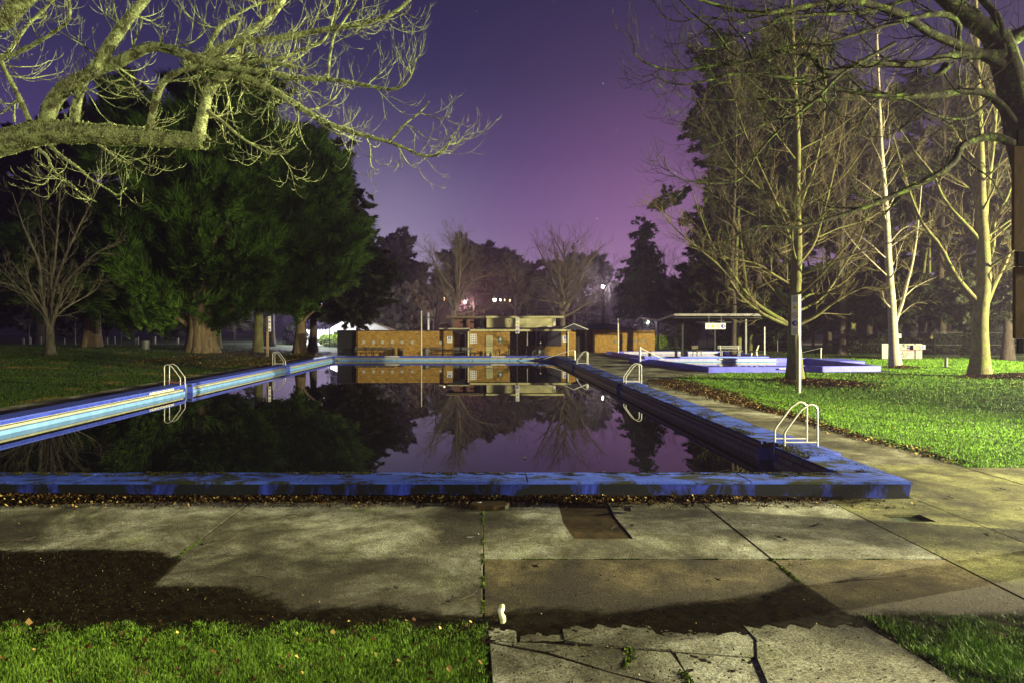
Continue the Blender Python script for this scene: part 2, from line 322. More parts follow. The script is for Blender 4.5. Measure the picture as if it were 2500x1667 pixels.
M['cream_panel'] = simple('cream_panel', [(0.3,(0.42,0.38,0.19)),(0.7,(0.56,0.52,0.27))], 1.2, .6, .1, stretch=(1.4,1,.3)); M['dark_panel'] = flat('dark_panel', (0.018,0.018,0.022)); M['dark_metal'] = flat('dark_metal', (0.03,0.03,0.035), .5)
M['shutter'] = flat('roller_shutter', (0.040,0.036,0.052), .6); M['roof_dark'] = flat('dark_roof', (0.04,0.035,0.06)); M['wood'] = simple('weathered_wood', [(0.3,(0.22,0.15,0.06)),(0.7,(0.42,0.31,0.14))], 6, .8, .5, stretch=(6,6,.6))
M['wood_dark'] = simple('dark_wood', [(0.3,(0.06,0.045,0.03)),(0.7,(0.13,0.10,0.07))], 6, .8, .4); M['board'] = simple('brown_board', [(0.3,(0.20,0.115,0.02)),(0.7,(0.25,0.15,0.03))], 2.5, .75, .2)
M['galv_dark'] = flat('dull_steel', (0.16,0.16,0.15), .55, .4); M['sign_white'] = flat('sign_white', (0.78,0.77,0.74), .45); M['dull_white'] = simple('dull_white', [(0.3,(0.15,0.14,0.125)),(0.7,(0.26,0.24,0.21))], 3, .6, .2); M['rust'] = simple('rusty_steel', [(0.3,(0.16,0.05,0.02)),(0.7,(0.35,0.14,0.06))], 9, .8, .3); M['vent'] = flat('pale_vent', (0.42,0.42,0.38), .6); M['sign_blue'] = flat('sign_blue', (0.03,0.03,0.30), .45); M['sign_green'] = flat('sign_green', (0.0,0.13,0.06), .45)
M['sign_yellow'] = flat('sign_yellow', (0.80,0.72,0.02), .45); M['ink'] = flat('ink', (0.05,0.05,0.07), .6); M['red'] = flat('sign_red', (0.40,0.03,0.03), .5)
M['bottle'] = simple('cloudy_plastic', [(0.3,(0.42,0.44,0.20)),(0.7,(0.72,0.72,0.52))], 14, .25, .5, 25, .01)
b_ = M['bottle'].node_tree.nodes['Principled BSDF']; b_.inputs['Subsurface Weight'].default_value = .3; b_.inputs['Subsurface Radius'].default_value = (.05,.05,.03)
M['leaf_dead'] = leaf_mat('dead_leaf', (0.012,0.007,0.003), (0.60,0.44,0.15), .6, 2.0, mid=(.80, (0.085,0.044,0.014)))
M['debris'] = leaf_mat('dry_debris', (0.015,0.011,0.006), (0.42,0.35,0.18), .8, 3.0, mid=(.8, (0.07,0.05,0.025)))
M['moss_dark'] = leaf_mat('dark_moss', (0.012,0.014,0.006), (0.09,0.09,0.03), .8, 3.0)
M['shade_tile'] = simple('shade_toned_tile', [(0.3,(0.10,0.08,0.10)),(0.7,(0.26,0.21,0.24))], 4, .35, .2, stretch=(1,2,1)); M['shade_ledge'] = simple('shade_toned_ledge', [(0.3,(0.12,0.10,0.12)),(0.7,(0.34,0.28,0.31))], 2.5, .35, .2, stretch=(1,3,1))  # right inner wall: its shade and mauve light are put into these colours
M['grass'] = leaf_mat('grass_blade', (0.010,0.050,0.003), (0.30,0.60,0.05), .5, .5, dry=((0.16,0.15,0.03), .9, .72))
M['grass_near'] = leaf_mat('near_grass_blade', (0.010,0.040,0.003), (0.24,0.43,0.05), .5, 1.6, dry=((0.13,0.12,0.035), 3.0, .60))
M['grass_left'] = leaf_mat('shade_toned_grass_blade', (0.007,0.018,0.002), (0.036,0.068,0.006), .5, .4, dry=((0.10,0.07,0.02), .35, .56))  # left and rear lawns: the weak light there is put into the blade colour
M['moss'] = leaf_mat('moss', (0.03,0.06,0.006), (0.17,0.28,0.02), .8)
M['cypress'] = leaf_mat('cypress_foliage', (0.004,0.012,0.0015), (0.062,0.125,0.012), .6, .22)
M['euc'] = leaf_mat('eucalypt_foliage', (0.035,0.042,0.022), (0.09,0.10,0.05), .55, .3)
M['dark_leaf'] = leaf_mat('dark_foliage', (0.008,0.012,0.006), (0.026,0.036,0.016), .6, .2)
M['far_leaf'] = leaf_mat('far_foliage', (0.06,0.058,0.058), (0.14,0.135,0.13), .7, .1)  # greyish eucalypt leaves, lightened so the colour suggests mist
M['hedge'] = leaf_mat('hedge_leaf', (0.06,0.12,0.01), (0.30,0.42,0.06), .6, 1)
M['bark_lichen'] = bark_mat('lichen_bark', (0.035,0.032,0.016), (0.17,0.16,0.085), (0.40,0.47,0.20), .52, 12)
M['twig'] = bark_mat('twig_bark', (0.08,0.065,0.03), (0.26,0.215,0.095), (0.18,0.20,0.05), .4, 6)
M['bark_moss'] = bark_mat('mossy_bark', (0.02,0.018,0.010), (0.06,0.055,0.03), (0.16,0.24,0.035), .45, 9)
M['bark_pale'] = bark_mat('pale_bark', (0.08,0.07,0.03), (0.27,0.225,0.10), (0.19,0.24,0.035), .48, 5)
M['bark_left'] = bark_mat('grey_bark', (0.05,0.045,0.03), (0.20,0.18,0.11), (0.16,0.17,0.08), .4, 6)
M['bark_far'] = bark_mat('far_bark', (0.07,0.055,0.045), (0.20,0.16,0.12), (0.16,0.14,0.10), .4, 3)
M['bark_birch'] = bark_mat('birch_bark', (0.27,0.24,0.16), (0.48,0.43,0.31), (0.12,0.10,0.07), .34, 5, (.6,.6,3.2), .01)
M['bark_cyp'] = bark_mat('cypress_bark', (0.07,0.05,0.025), (0.24,0.18,0.10), (0.28,0.24,0.12), .38, 3.2, (1,1,.12), .12)
M['bark_dark'] = bark_mat('dark_bark', (0.03,0.024,0.018), (0.09,0.07,0.05), (0.12,0.10,0.06), .35, 6)
M['lichen'] = leaf_mat('lichen_tuft', (0.10,0.13,0.04), (0.60,0.70,0.32), .8, 8)
M['lamp_glow'] = emit('lamp_glow', (1, .96, .9), 60); M['lamp_glow2'] = emit('bright_window', (1,.93,.8), 14); M['window_glow'] = emit('window_glow', (1, .62, .28), 6)
def water_mat():
    m, nt, b = newmat('pool_water'); b.inputs['Base Color'].default_value = (0.006,0.006,0.008,1); b.inputs['Roughness'].default_value = 0.0; b.inputs['IOR'].default_value = 1.333
    n = noise_node(nt, 1.1, coords(nt), 3); bump(nt, b, n.outputs['Fac'], .025, .01); return m
M['water'] = water_mat()
# ================================================================== SETTING
rng = np.random.default_rng(7)
# pool rectangle (metres)
PXL, PXR, PY0, PY1 = -14.47, 7.30, 11.60, 63.25       # outer edge of the raised coping
IXL, IXR, IY0, IY1 = -13.62, 6.39, 12.355, 62.5       # water side of the coping
CT = 0.29; WZ = -0.135                                 # coping top, water level

def build_ground():
    xs = np.unique(np.concatenate([np.linspace(-900,-60,18), np.linspace(-60,-14,24), [PXL+.1, PXR-.1], np.linspace(12,70,14), np.linspace(70,900,18)]))
    ys = np.unique(np.concatenate([np.linspace(-60,11,10), [PY0+.1, PY1-.1], np.linspace(16,60,10), np.linspace(66,110,10), np.linspace(120,1600,24)]))
    X, Y = np.meshgrid(xs, ys, indexing='ij'); Z = gz(X, Y)-.03; nx, ny = X.shape
    Z += np.where(Y > 150, (Y-150)*.05*np.clip((Y-150)/200, 0, 1), 0).clip(0, 30)
    V = np.stack([X, Y, Z], -1).reshape(-1, 3); fs = []
    for i in range(nx-1):
        for j in range(ny-1):
            cx, cy = (xs[i]+xs[i+1])/2, (ys[j]+ys[j+1])/2
            if PXL < cx < PXR and PY0 < cy < PY1: continue
            fs.append((i*ny+j, (i+1)*ny+j, (i+1)*ny+j+1, i*ny+j+1))
    o = npmesh('ground', V, fs, M['lawn_base'], smooth=True); tag(o, kind='structure')
build_ground()
w = MB(); w.add([(IXL-.3, IY0-.3, WZ), (IXR+.3, IY0-.3, WZ), (IXR+.3, IY1+.3, WZ), (IXL-.3, IY1+.3, WZ)], [(0,1,2,3)])
tag(w.build('pool_water', M['water'], fix=False), kind='structure')

# ------------------------------------------------ the concrete deck, slab by slab
deck = empty('pool_deck', (0,0,0), kind='structure')
R = random.Random(3)
def slab(poly, zt=0.0, mat='concrete', name='slab', th=.10, c=.012):
    z = zt + R.uniform(-.004, .004); m = MB(); m.prism(poly, z-th, z, c); return m.build(name, M[mat], deck)
def rslab(x0, y0, x1, y1, g=.007, **k): return slab([(x0+g,y0+g),(x1-g,y0+g),(x1-g,y1-g),(x0+g,y1-g)], **k)
for x0, x1 in ((-19.4,-15.5),(-15.5,-11.6),(-11.6,-7.75),(-7.75,-3.88),(-3.88,0.0)): rslab(x0, 6.9, x1, 11.6)
# slab with the dark square patch let into it: four pieces round the patch
px0, px1, py0, py1 = 1.22, 2.05, 9.42, 10.85
g = .007; slab([(0+g,8.58+g),(3.62-g,8.58+g),(3.62-g,11.6-g),(px1+.03,11.6-g),(px1-.02,10.5),(px1+.02,py0),(px0+.03,py0-.02),(px0-.03,10.2),(px0+.03,11.6-g),(0+g,11.6-g)], c=0)
slab([(px0-.06,py0-.05),(px1+.06,py0-.05),(px1+.06,11.55),(px0-.06,11.55)], zt=-.009, mat='patch', name='patched_slab', c=0)
rslab(3.62,8.58,5.8,11.6); rslab(0,6.9,3.62,8.58, mat='concrete_dark'); rslab(3.62,6.9,5.8,8.58, mat='concrete_dark')
# slab with the drain recess
dx0, dx1, dy0, dy1 = 6.18, 6.78, 10.22, 10.62
dm = (dy0+dy1)/2; slab([(5.8+g,6.9+g),(7.3-g,6.9+g),(7.3-g,11.6-g),(5.8+g,11.6-g),(5.8+g,dm+.001),(dx0,dm+.001),(dx0,dy1),(dx1,dy1),(dx1,dy0),(dx0,dy0),(dx0,dm-.001),(5.8+g,dm-.001)], c=0, mat='concrete_moss')
rslab(dx0, dy0, dx1, dy1, zt=-.05, mat='patch', name='drain_floor', g=.0)
for a in ((7.3,6.9,9.4,11.5),(9.4,6.9,13.2,11.5),(13.2,6.9,17,11.5),(7.3,11.5,10.0,14.5),(10.0,11.5,13.2,14.2),(13.2,11.5,17,14.2),(17,11.5,22,14.2),(17,6.9,22,11.5)): rslab(*a, mat='concrete_moss')
y = 14.5
while y < 40: rslab(7.3, y, 10.0, y+3.8, mat='concrete_path'); y += 3.8
for yy in (41.1, 45.5, 50, 54.5, 59, 63.3, 67.5, 72, 76.5):
    for xx in (7.3, 10.9): rslab(xx, yy, xx+3.6, yy+4.4, mat='concrete_path')
for xx in np.arange(-14.5, 7.3, 3.64): rslab(xx, 63.25, xx+3.64, 67.5, mat='concrete_path'); rslab(xx, 67.5, xx+3.64, 72, mat='concrete_path')
y = 11.6
while y < 66: rslab(-17.5, y, -14.49, y+3.9, mat='concrete_path'); y += 3.9
for xx in (14.5, 18.5, 22.5): rslab(xx, 57.2, xx+4, 59.5); 
for xx in (14.5, 18.5, 22.5, 26.5): rslab(xx, 73.3, xx+4, 78)
# the cracked path in the foreground
path = empty('cracked_path', (0,0,0), kind='structure')
def P2(l): return [gp(*p) for p in l]
pieces = [('kerb_stone', [(1192,1524),(1259,1523.5),(1257,1560),(1197,1561)]), ('kerb_stone', [(1271,1523),(1369,1523),(1376,1560),(1273,1561)]),
 ('kerb_stone', [(1373,1523),(1448,1522),(1455,1533),(1452,1541),(1394,1556),(1381,1559)]),
 ('slab', [(1453,1522.5),(1578,1522.5),(1600,1550),(1631,1585),(1450,1573),(1384,1564),(1396,1558),(1455,1543)]),
 ('slab', [(1590,1522.5),(1700,1523),(1812,1527),(1845,1562),(1848,1602),(1645,1588),(1606,1550)]),
 ('slab', [(1818,1528),(2095,1521),(2190,1575),(2270,1624),(2350,1676),(2420,1720),(1900,1720),(1852,1607),(1850,1562)]),
 ('slab', [(1198,1565),(1330,1568),(1450,1578),(1633,1591),(1662,1632),(1690,1667),(1735,1720),(1690,1720),(1595,1664),(1500,1639),(1342,1592)]),
 ('slab', [(1650,1592),(1848,1606),(1895,1720),(1745,1720),(1700,1667),(1672,1630)]),
 ('slab', [(1200,1570),(1338,1597),(1498,1644),(1590,1668),(1675,1720),(1212,1720)])]
for nm, p in pieces:
    q = P2(p); cx_ = sum(v[0] for v in q)/len(q); cy_ = sum(v[1] for v in q)/len(q)
    q = [(v[0]+.028*(v[0]-cx_)/math.hypot(v[0]-cx_, v[1]-cy_), v[1]+.028*(v[1]-cy_)/math.hypot(v[0]-cx_, v[1]-cy_)) for v in q]
    z = R.uniform(-.008, .006)-.0; m = MB(); m.prism(q, -.1+z, z, .014); m.build(nm, M['concrete'], path)

# ------------------------------------------------ the pool basin
pool = empty('swimming_pool', (0, 37, 0), 'large outdoor swimming pool with raised blue concrete edge full of dark still water', 'swimming pool')
def pm(mb, name, mat, smooth=False):
    o = mb.build(name, M[mat], None, smooth); o.parent = pool; o.location = (0, -37, 0); return o
# coping tops (a 40 mm slab proud of the wall) and front wall leaning slightly inwards
def coping(x0, y0, x1, y1, name='coping'): m = MB(); m.cbox(x0, y0, CT-.045, x1, y1, CT, .012); return pm(m, name, 'blue_top')
edges_x = [PXL]+[-10.6,-6.9,-3.1,.75,4.55]+[PXR]
for a, b2 in zip(edges_x[:-1], edges_x[1:]): coping(a+.004, PY0, b2-.004, IY0)
fw = MB(); fw.add([(PXL, PY0+.012, CT-.05), (PXR-.02, PY0+.012, CT-.05), (PXR-.05, PY0+.05, -.05), (PXL+.05, PY0+.05, -.05), (PXL, IY0-.02, CT-.05), (PXR-.02, IY0-.02, CT-.05), (PXR-.05, IY0-.02, -.05), (PXL, IY0-.02, -.05)],
       [(0,3,2,1), (4,5,6,7), (0,1,5,4), (1,2,6,5), (0,4,7,3), (3,7,6,2)]); pm(fw, 'front_wall', 'blue_face')
slots_r = [(15.0, 15.7), (31.8, 32.5), (48.1, 48.8)]; slots_l = [(31.2, 31.9), (47.3, 48.0)]
def cuts(slots, a, b):
    out = []; y = a
    for s0, s1 in slots: out.append((y, s0)); y = s1
    out.append((y, b)); return out
DEP = .30
def side_wall(sgn, xi, xo, slots):
    # sgn: direction from water to deck
    for y0, y1 in cuts(slots, IY0, IY1):
        L = y1-y0; n = max(1, round(L/4.1)); 
        for k in range(n):
            ya, yb = y0+L*k/n, y0+L*(k+1)/n; m = MB(); m.cbox(min(xi, xo), ya+.004, CT-.045, max(xi, xo), yb-.004, CT, .012); pm(m, 'coping', 'blue_top' if sgn > 0 else 'blue')
        f = MB(); f.box(xi+sgn*.02, y0, CT-.048, xi+sgn*.22, y1, CT-.14); pm(f, 'fascia', 'grout' if True else 'blue')
        # tiles on the fascia, one by one where they show
        tl = .317; nt_ = int(L/tl); t0 = y0+.02
        far = 30 if sgn < 0 else 33
        lst = [t0+k*tl for k in range(nt_)]
        for t in lst:
            if t < far and t+tl < y1: tiles.append((sgn, xi, t, tl))
        rest = [t for t in lst if t >= far]
        if rest:
            q = MB(); q.box(xi, rest[0], CT-.05, xi+sgn*.02, y1-.02, CT-.138); pm(q, 'fascia_strip', 'tile' if sgn < 0 else 'shade_tile')
        g = MB(); g.box(xi+sgn*.22, y0, CT-.048, xi+sgn*.30, y1, WZ-.4); pm(g, 'gutter_back', 'lip' if sgn < 0 else 'shade_ledge')
        # slanting lip of the scum gutter
        q = MB(); a, b_, c_ = xi-sgn*.03, xi+sgn*.05, xi+sgn*.22
        q.plate([(0,0),(0,0.001),(0.001,0)], 0, .001); q.v = []; q.f = []
        zt = CT-.275
        vs = []
        for yy in (y0+.08, y1-.08): vs += [(b_, yy, zt), (a, yy, zt-.01), (a, yy, WZ-1.0), (c_, yy, WZ-1.0), (c_, yy, zt+.07)]
        q.add(vs, [(0,1,2,3,4)[::1], (5,9,8,7,6), (0,5,6,1), (1,6,7,2), (4,9,5,0), (3,8,9,4), (2,7,8,3)]); pm(q, 'wall_ledge', 'sky_blue' if sgn < 0 else 'shade_ledge')
        q = MB(); q.box(xi-sgn*.031, y0+.08, zt-.022, xi-sgn*.034, y1-.08, zt-.012); pm(q, 'ledge_edge', 'grout')
        q = MB(); q.box(xi+sgn*.052, y0+.08, zt+.002, xi+sgn*.218, y1-.08, zt+.075); pm(q, 'gutter_lip', 'lip' if sgn < 0 else 'shade_ledge')
        for ye in (y0, y1): s = -1 if ye == y1 else 1; q = MB(); q.box(xi-sgn*.03, ye, CT-.142, xi+sgn*.22, ye+s*.078, WZ-1.0); pm(q, 'gutter_end', 'blue')
    for s0, s1 in slots:
        q = MB(); q.box(xi+sgn*.26, s0, CT-.05, xi+sgn*.31, s1, WZ-1.0); pm(q, 'ladder_recess', 'blue')
        q = MB(); q.cbox(xi+sgn*.26, s0+.004, CT-.046, xo, s1-.004, CT-.001, .012); pm(q, 'coping', 'blue_top')
    q = MB(); q.box(xi+sgn*.31, IY0, CT-.05, xo-sgn*.012, PY1-.02, -1.0); pm(q, 'side_wall', 'blue_face' if sgn > 0 else 'blue')
tiles = []
side_wall(1, IXR, PXR, slots_r); side_wall(-1, IXL, PXL, slots_l)
tproto = {}
for sgn, xi, t, tl in tiles:
    if sgn not in tproto:
        m = MB(); m.box(0, .006, -.044, sgn*.022, tl-.006, .044); o = m.build('tile', M['tile' if sgn < 0 else 'shade_tile'], pool); tproto[sgn] = o
    else: o = tproto[sgn].copy(); COL.objects.link(o)
    o.location = (xi+R.uniform(-.002,.002), t-37, CT-.094)
# widened coping pads beside the right hand ladders
for y0, y1 in ((14.25, 16.6), (31.0, 33.4), (47.3, 49.7)): m = MB(); m.cbox(PXR+.002, y0, CT-.07, PXR+.17, y1, CT-.002, .012); pm(m, 'coping_pad', 'blue')
# far wall
for a, b2 in zip(np.linspace(IXL, IXR, 7)[:-1], np.linspace(IXL, IXR, 7)[1:]): m = MB(); m.cbox(a+.004, IY1, CT-.045, b2-.004, PY1, CT, .012); pm(m, 'coping', 'blue')
m = MB(); m.box(IXL, IY1-.0, CT-.047, IXR, IY1+.2, CT-.14); pm(m, 'fascia', 'blue')
m = MB(); m.box(IXL, IY1+.2, CT-.047, IXR, PY1-.02, -1.0); pm(m, 'gutter_back', 'lip')
m = MB(); m.box(IXL+.3, IY1-.03, CT-.28, IXR-.1, IY1+.198, -1.0); pm(m, 'wall_ledge', 'sky_blue')
m = MB(); m.box(IXL+.3, IY1-.035, CT-.30, IXR-.1, IY1-.032, CT-.282); pm(m, 'gutter_lip', 'lip')
for xx in (-10.3, -7.9, -3.0, -1.0, 0.6, 2.4): m = MB(); m.box(xx-.04, IY1-.04, CT-.37, xx+.04, IY1-.031, CT-.30); pm(m, 'inlet', 'ink')
# inside face of the near wall and the pool floor
m = MB(); m.box(IXL-.3, IY0-.02, CT-.05, IXR+.3, IY0-.001, -1.2); pm(m, 'near_inner_wall', 'sky_blue')
m = MB(); m.box(IXL-.4, IY0-.4, -1.25, IXR+.4, IY1+.4, -1.2); pm(m, 'pool_floor', 'sky_blue')
# depth plates
def plate(loc, rz, wd, ht, lines, label):
    e = empty('depth_sign', loc, label, 'sign', 'depth plates on the pool walls', rz=rz)
    m = MB(); m.box(-wd/2, -.006, -ht/2, wd/2, 0, ht/2); m.build('plate', M['sign_white'], e)
    for k in range(lines):
        x = -wd/2+wd*(k+.5)/lines; mm = MB(); mm.box(x-wd/lines*.3, -.009, -ht*.2, x+wd/lines*.3, -.0065, ht*.2); mm.build('lettering', M['ink' if False else 'galv_dark'], e)
plate((-8.36, IY1-.004, .235), 0, 1.35, .10, 7, 'white plate on the far pool wall below the yellow brick wall')
plate((1.37, IY1-.004, .235), 0, 1.30, .10, 6, 'white plate on the far pool wall below the first aid sign')
plate((IXL+.026, 28.9, .2), math.pi/2, 2.2, .085, 9, 'white plate on the left pool wall beside the nearer left ladder')

# ------------------------------------------------ soil, litter, lawns (real relief, nothing countable)
def heightfield(name, x0, x1, y0, y1, n, fn, mat, af=None):
    nx, ny = n; X, Y = np.meshgrid(np.linspace(x0, x1, nx), np.linspace(y0, y1, ny), indexing='ij'); Z = fn(X, Y)
    V = np.stack([X, Y, Z], -1).reshape(-1, 3); i, j = np.meshgrid(np.arange(nx-1), np.arange(ny-1), indexing='ij'); a = (i*ny+j).ravel()
    keep = (np.maximum.reduce([Z[:-1,:-1].ravel(), Z[1:,:-1].ravel(), Z[1:,1:].ravel(), Z[:-1,1:].ravel()]) > -.06)
    Fc = np.stack([a, a+ny, a+ny+1, a+1], -1)[keep]
    return tag(npmesh(name, V, Fc, M[mat], smooth=True, attr=None if af is None else af(X, Y).ravel()), kind='stuff')
def soil_mask(x, y):      # >0 where soil lies
    edge = np.interp(x, [-14,-9,-6.4,-4.2,-3.75,-3.7,-2.7,-2.2,-1.9,-1.0,-.3,0,.6,1.5,2.0,2.6,3.0,3.3,3.62,3.7,4.2,5,5.7,6.3,7.2,8.5,12],
                        [9.0,9.05,8.95,8.9,8.6,7.75,7.62,7.35,7.02,7.13,6.98,6.9,7.02,7.08,7.16,7.2,7.35,7.6,7.8,6.95,6.93,6.95,7.05,7.3,7.35,7.2,7.3])
    d = edge - y + .10*wob(x, y, 1.8, 1)+.025*wob(x, y, 7, 2)
    d = np.minimum(d, (y-6.3)*2)
    return d
def soil_z(x, y):
    d = soil_mask(x, y); z = .010+np.where(d < -.3, -.1, d.clip(0, .25)*.05)+.0035*wob(x, y, 9, 5)+.003*wob(x, y, 23, 6)
    z = np.where(y < 6.92, np.minimum(z, -.012+.02*smooth(6.3,6.7,y)+.006*wob(x, y, 14, 3)), z)
    return z
heightfield('soil', -14, 12, 6.3, 9.7, (900, 140), soil_z, 'soil_film', soil_mask)
heightfield('path_bed', -.1, 4.3, 4.6, 6.6, (200, 90), lambda x,y: -.010+.005*wob(x,y,9,4), 'soil')
def litter_z(x, y):
    d = .22+.10*wob(x, y*0, 1.6, 4)+.05*wob(x, y, 7, 2)+.22*smooth(-5.5,-8,x) - (11.6-y); d = np.where(x > 4.4, d-(x-4.4)*.12, d)
    return np.clip(d, -.1, .4)*.22+.006*wob(x, y, 16, 1)
heightfield('leaf_mould', -14, 7.3, 10.8, 11.66, (800, 40), litter_z, 'soil')

def leaves(name, pts, size, mat, rg, flat_=.35, kind='stuff'):
    """small folded leaves: two triangles each"""
    n = len(pts); a = rg.uniform(0, 2*np.pi, n); s = size*rg.uniform(.5, 1.4, n); d = np.stack([np.cos(a), np.sin(a), rg.normal(0, flat_, n)], -1); d /= np.linalg.norm(d, axis=1)[:,None]
    t = np.stack([-np.sin(a), np.cos(a), rg.normal(0, flat_, n)], -1); t /= np.linalg.norm(t, axis=1)[:,None]
    up = np.array([0,0,1.]); c = np.asarray(pts)+up*(s*.25)[:,None]
    A = c-d*s[:,None]*.5; B = c+d*s[:,None]*.5; Cc = c+t*s[:,None]*.38+up*(s*rg.uniform(0,.35,n))[:,None]; D = c-t*s[:,None]*.38+up*(s*rg.uniform(-.1,.3,n))[:,None]
    V = np.stack([A,Cc,B,D], 1).reshape(-1,3); i = np.arange(n)*4; Fc = np.concatenate([np.stack([i,i+2,i+1],-1), np.stack([i,i+3,i+2],-1)])
    o = npmesh(name, V, Fc, M[mat], attr=np.repeat(rg.uniform(0,1,n), 4)); tag(o, kind=kind); return o
def pts_on(fn, x0, x1, y0, y1, n, zf, rg):
    x = rg.uniform(x0, x1, n*6); y = rg.uniform(y0, y1, n*6); k = fn(x, y) > rg.uniform(0, 1, n*6); x, y = x[k][:n], y[k][:n]
    return np.stack([x, y, zf(x, y)], -1)
P = pts_on(lambda x,y: np.exp(-np.abs(11.6-y)/.12)*smooth(6.6,4.2,x)*.9+.02, -13, 7.2, 10.95, 11.56, 9000, lambda x,y: np.maximum(litter_z(x,y), 0), rng)
leaves('leaf_litter_along_wall', P, .045, 'leaf_dead', rng, .6)
P = pts_on(lambda x,y: np.where(soil_mask(x,y) > 0, .5, .03), -12, 12, 6.35, 9.6, 6000, lambda x,y: np.maximum(soil_z(x,y), 0), rng); leaves('dry_debris', P, .011, 'debris', rng, .5)
P = pts_on(lambda x,y: np.exp(-np.clip(-soil_mask(x,y),0,3)/.16)*.9+.004, -12, 12, 6.75, 9.6, 16000, lambda x,y: np.maximum(soil_z(x,y), 0), rng); leaves('washed_debris', P, .011, 'moss_dark', rng, .3)
P = pts_on(lambda x,y: (.25+.5*(wob(x,y,1.1,6) > .2)), -12, 14, 6.6, 11.4, 4200, lambda x,y: 0*x, rng); leaves('scattered_dead_leaves', P, .016, 'debris', rng, .5)
P = pts_on(lambda x,y: .5+0*x, -.3, 4.2, 5.4, 6.7, 900, lambda x,y: 0*x, rng); leaves('path_debris', P, .02, 'debris', rng, .5)
# leaf drift along the lawn edge of the right path, and mounds of leaves below the lawn trees
def drift(x, y): return np.exp(-((x-10.05+.25*wob(y, x*0, .5, 2))/ (.25+.55*smooth(20, 34, y)))**2)*(0.35+.65*smooth(16, 26, y))
P = pts_on(drift, 8.0, 12.5, 14.5, 38, 15000, lambda x,y: 0*x-.005, rng); leaves('leaf_drift_beside_path', P, .075, 'leaf_dead', rng, .5)
def mound(name, cx, cy, rx, ry, n, h=.10):
    a = rng.uniform(0, 2*np.pi, n); r = np.abs(rng.normal(0, .5, n)); x = cx+rx*r*np.cos(a); y = cy+ry*r*np.sin(a); z = h*np.exp(-r*r*2)+rng.uniform(-.02,.02,n); leaves(name, np.stack([x,y,z],-1), .10, 'leaf_dead', rng, .5)
mound('leaf_pile_under_tree', 17.6, 35.6, 2.6, 3.4, 7000); mound('leaf_pile_under_tree', 30.9, 39.2, 3.6, 2.0, 6000, .22); mound('leaf_pile_under_tree', 29.8, 48.6, 1.4, 1.2, 1500, .15)
def patches(x, y): return (wob(x, y, .35, 9) > .35)*.5*smooth(22, 27, y)
P = pts_on(patches, 11, 34, 22, 44, 5000, lambda x,y: 0*x, rng); leaves('fallen_leaves_on_lawn', P, .08, 'leaf_dead', rng, .5)
P = pts_on(lambda x,y: .5+0*x, 11, 34, 14, 40, 900, lambda x,y: 0*x+.03, rng); leaves('fallen_leaves_on_lawn', P, .06, 'debris', rng, .5)
P = pts_on(lambda x,y: .5+0*x, -6, -.02, 5.3, 6.7, 260, lambda x,y: 0*x+.04, rng); leaves('fallen_leaves_in_grass', P, .05, 'leaf_dead', rng, .4)

def grass(name, x, y, h, w, mat, rg, zf=None, lean=.35, clump=None):
    n = len(x); a = rg.uniform(0, 2*np.pi, n); hh = h*rg.uniform(.5, 1.25, n)
    if clump is not None: hh = hh*clump(x, y)
    z = (zf(x, y) if zf is not None else np.zeros(n))-.03
    b = np.stack([x, y, z], -1); t = np.stack([np.cos(a), np.sin(a), 0*a], -1); la = rg.uniform(0, 2*np.pi, n); ll = np.abs(rg.normal(0, lean, n))*hh
    ww = w*rg.uniform(.6, 1.3, n)*np.clip(y/16, 1, 2.4); mid = b+np.stack([np.cos(la)*ll*.3, np.sin(la)*ll*.3, hh*.55], -1); tip = b+np.stack([np.cos(la)*ll, np.sin(la)*ll, hh], -1)
    V = np.stack([b-t*ww[:,None]*.5, b+t*ww[:,None]*.5, mid+t*ww[:,None]*.38, mid-t*ww[:,None]*.38, tip], 1).reshape(-1,3); i = np.arange(n)*5
    Fc = np.concatenate([np.stack([i,i+1,i+2],-1), np.stack([i,i+2,i+3],-1), np.stack([i+3,i+2,i+4],-1)])
    return tag(npmesh(name, V, Fc, M[mat], attr=np.repeat(np.clip(rg.normal(.5,.25,n),0,1), 5)), kind='stuff')
def scat(x0, x1, y0, y1, n, rg): return rg.uniform(x0, x1, n), rg.uniform(y0, y1, n)
x, y = scat(-6.4, .12, 5.35, 6.74, 95000, rng); k = (x < .02+.10*wob(y, x, 7, 1)) & (y < 6.70+.11*wob(x, y, 7, 3)); grass('foreground_lawn', x[k], y[k], .062, .0046, 'grass_near', rng, lean=.5, clump=lambda x,y: (.8+.32*wob(x,y,4,2)).clip(.3,1.4))
x, y = scat(3.55, 8.5, 5.35, 6.95, 80000, rng); k = (x > 3.80+.09*wob(y, x, 7, 1)+np.clip(6.7-y,0,1)*.08) & (y < 6.88+.10*wob(x, y, 7, 3)); grass('foreground_lawn', x[k], y[k], .085, .0046, 'grass_near', rng, lean=.5, clump=lambda x,y: (.8+.32*wob(x,y,4,2)).clip(.3,1.4))
# right lawn, dense near the path and thinner beyond
u = rng.uniform(0, 1, 430000); yy = 14.3*(64/14.3)**u; xx = rng.uniform(9.9, 10+yy*.62+6, len(yy)); lim = np.interp(yy, [14,36,39,41,43], [10.12,10.3,10.9,12.5,14.9])+.12*wob(yy, yy*0, 1.3, 5)
kk = (xx > lim) & ~((yy > 44) & (yy < 73) & (xx < 27.2)) & (xx < 46)
sc = yy[kk]
grass('right_lawn', xx[kk], yy[kk], .055+.0*sc, .011, 'grass', rng, clump=lambda x,y: (.85+.5*wob(x,y,1.6,3))*(1+.02*(y-14)))
x, y = scat(10, 60, 62, 95, 60000, rng); k = ~((y < 79) & (x < 31)); grass('rear_lawn', x[k], y[k], .16, .014, 'grass_left', rng)
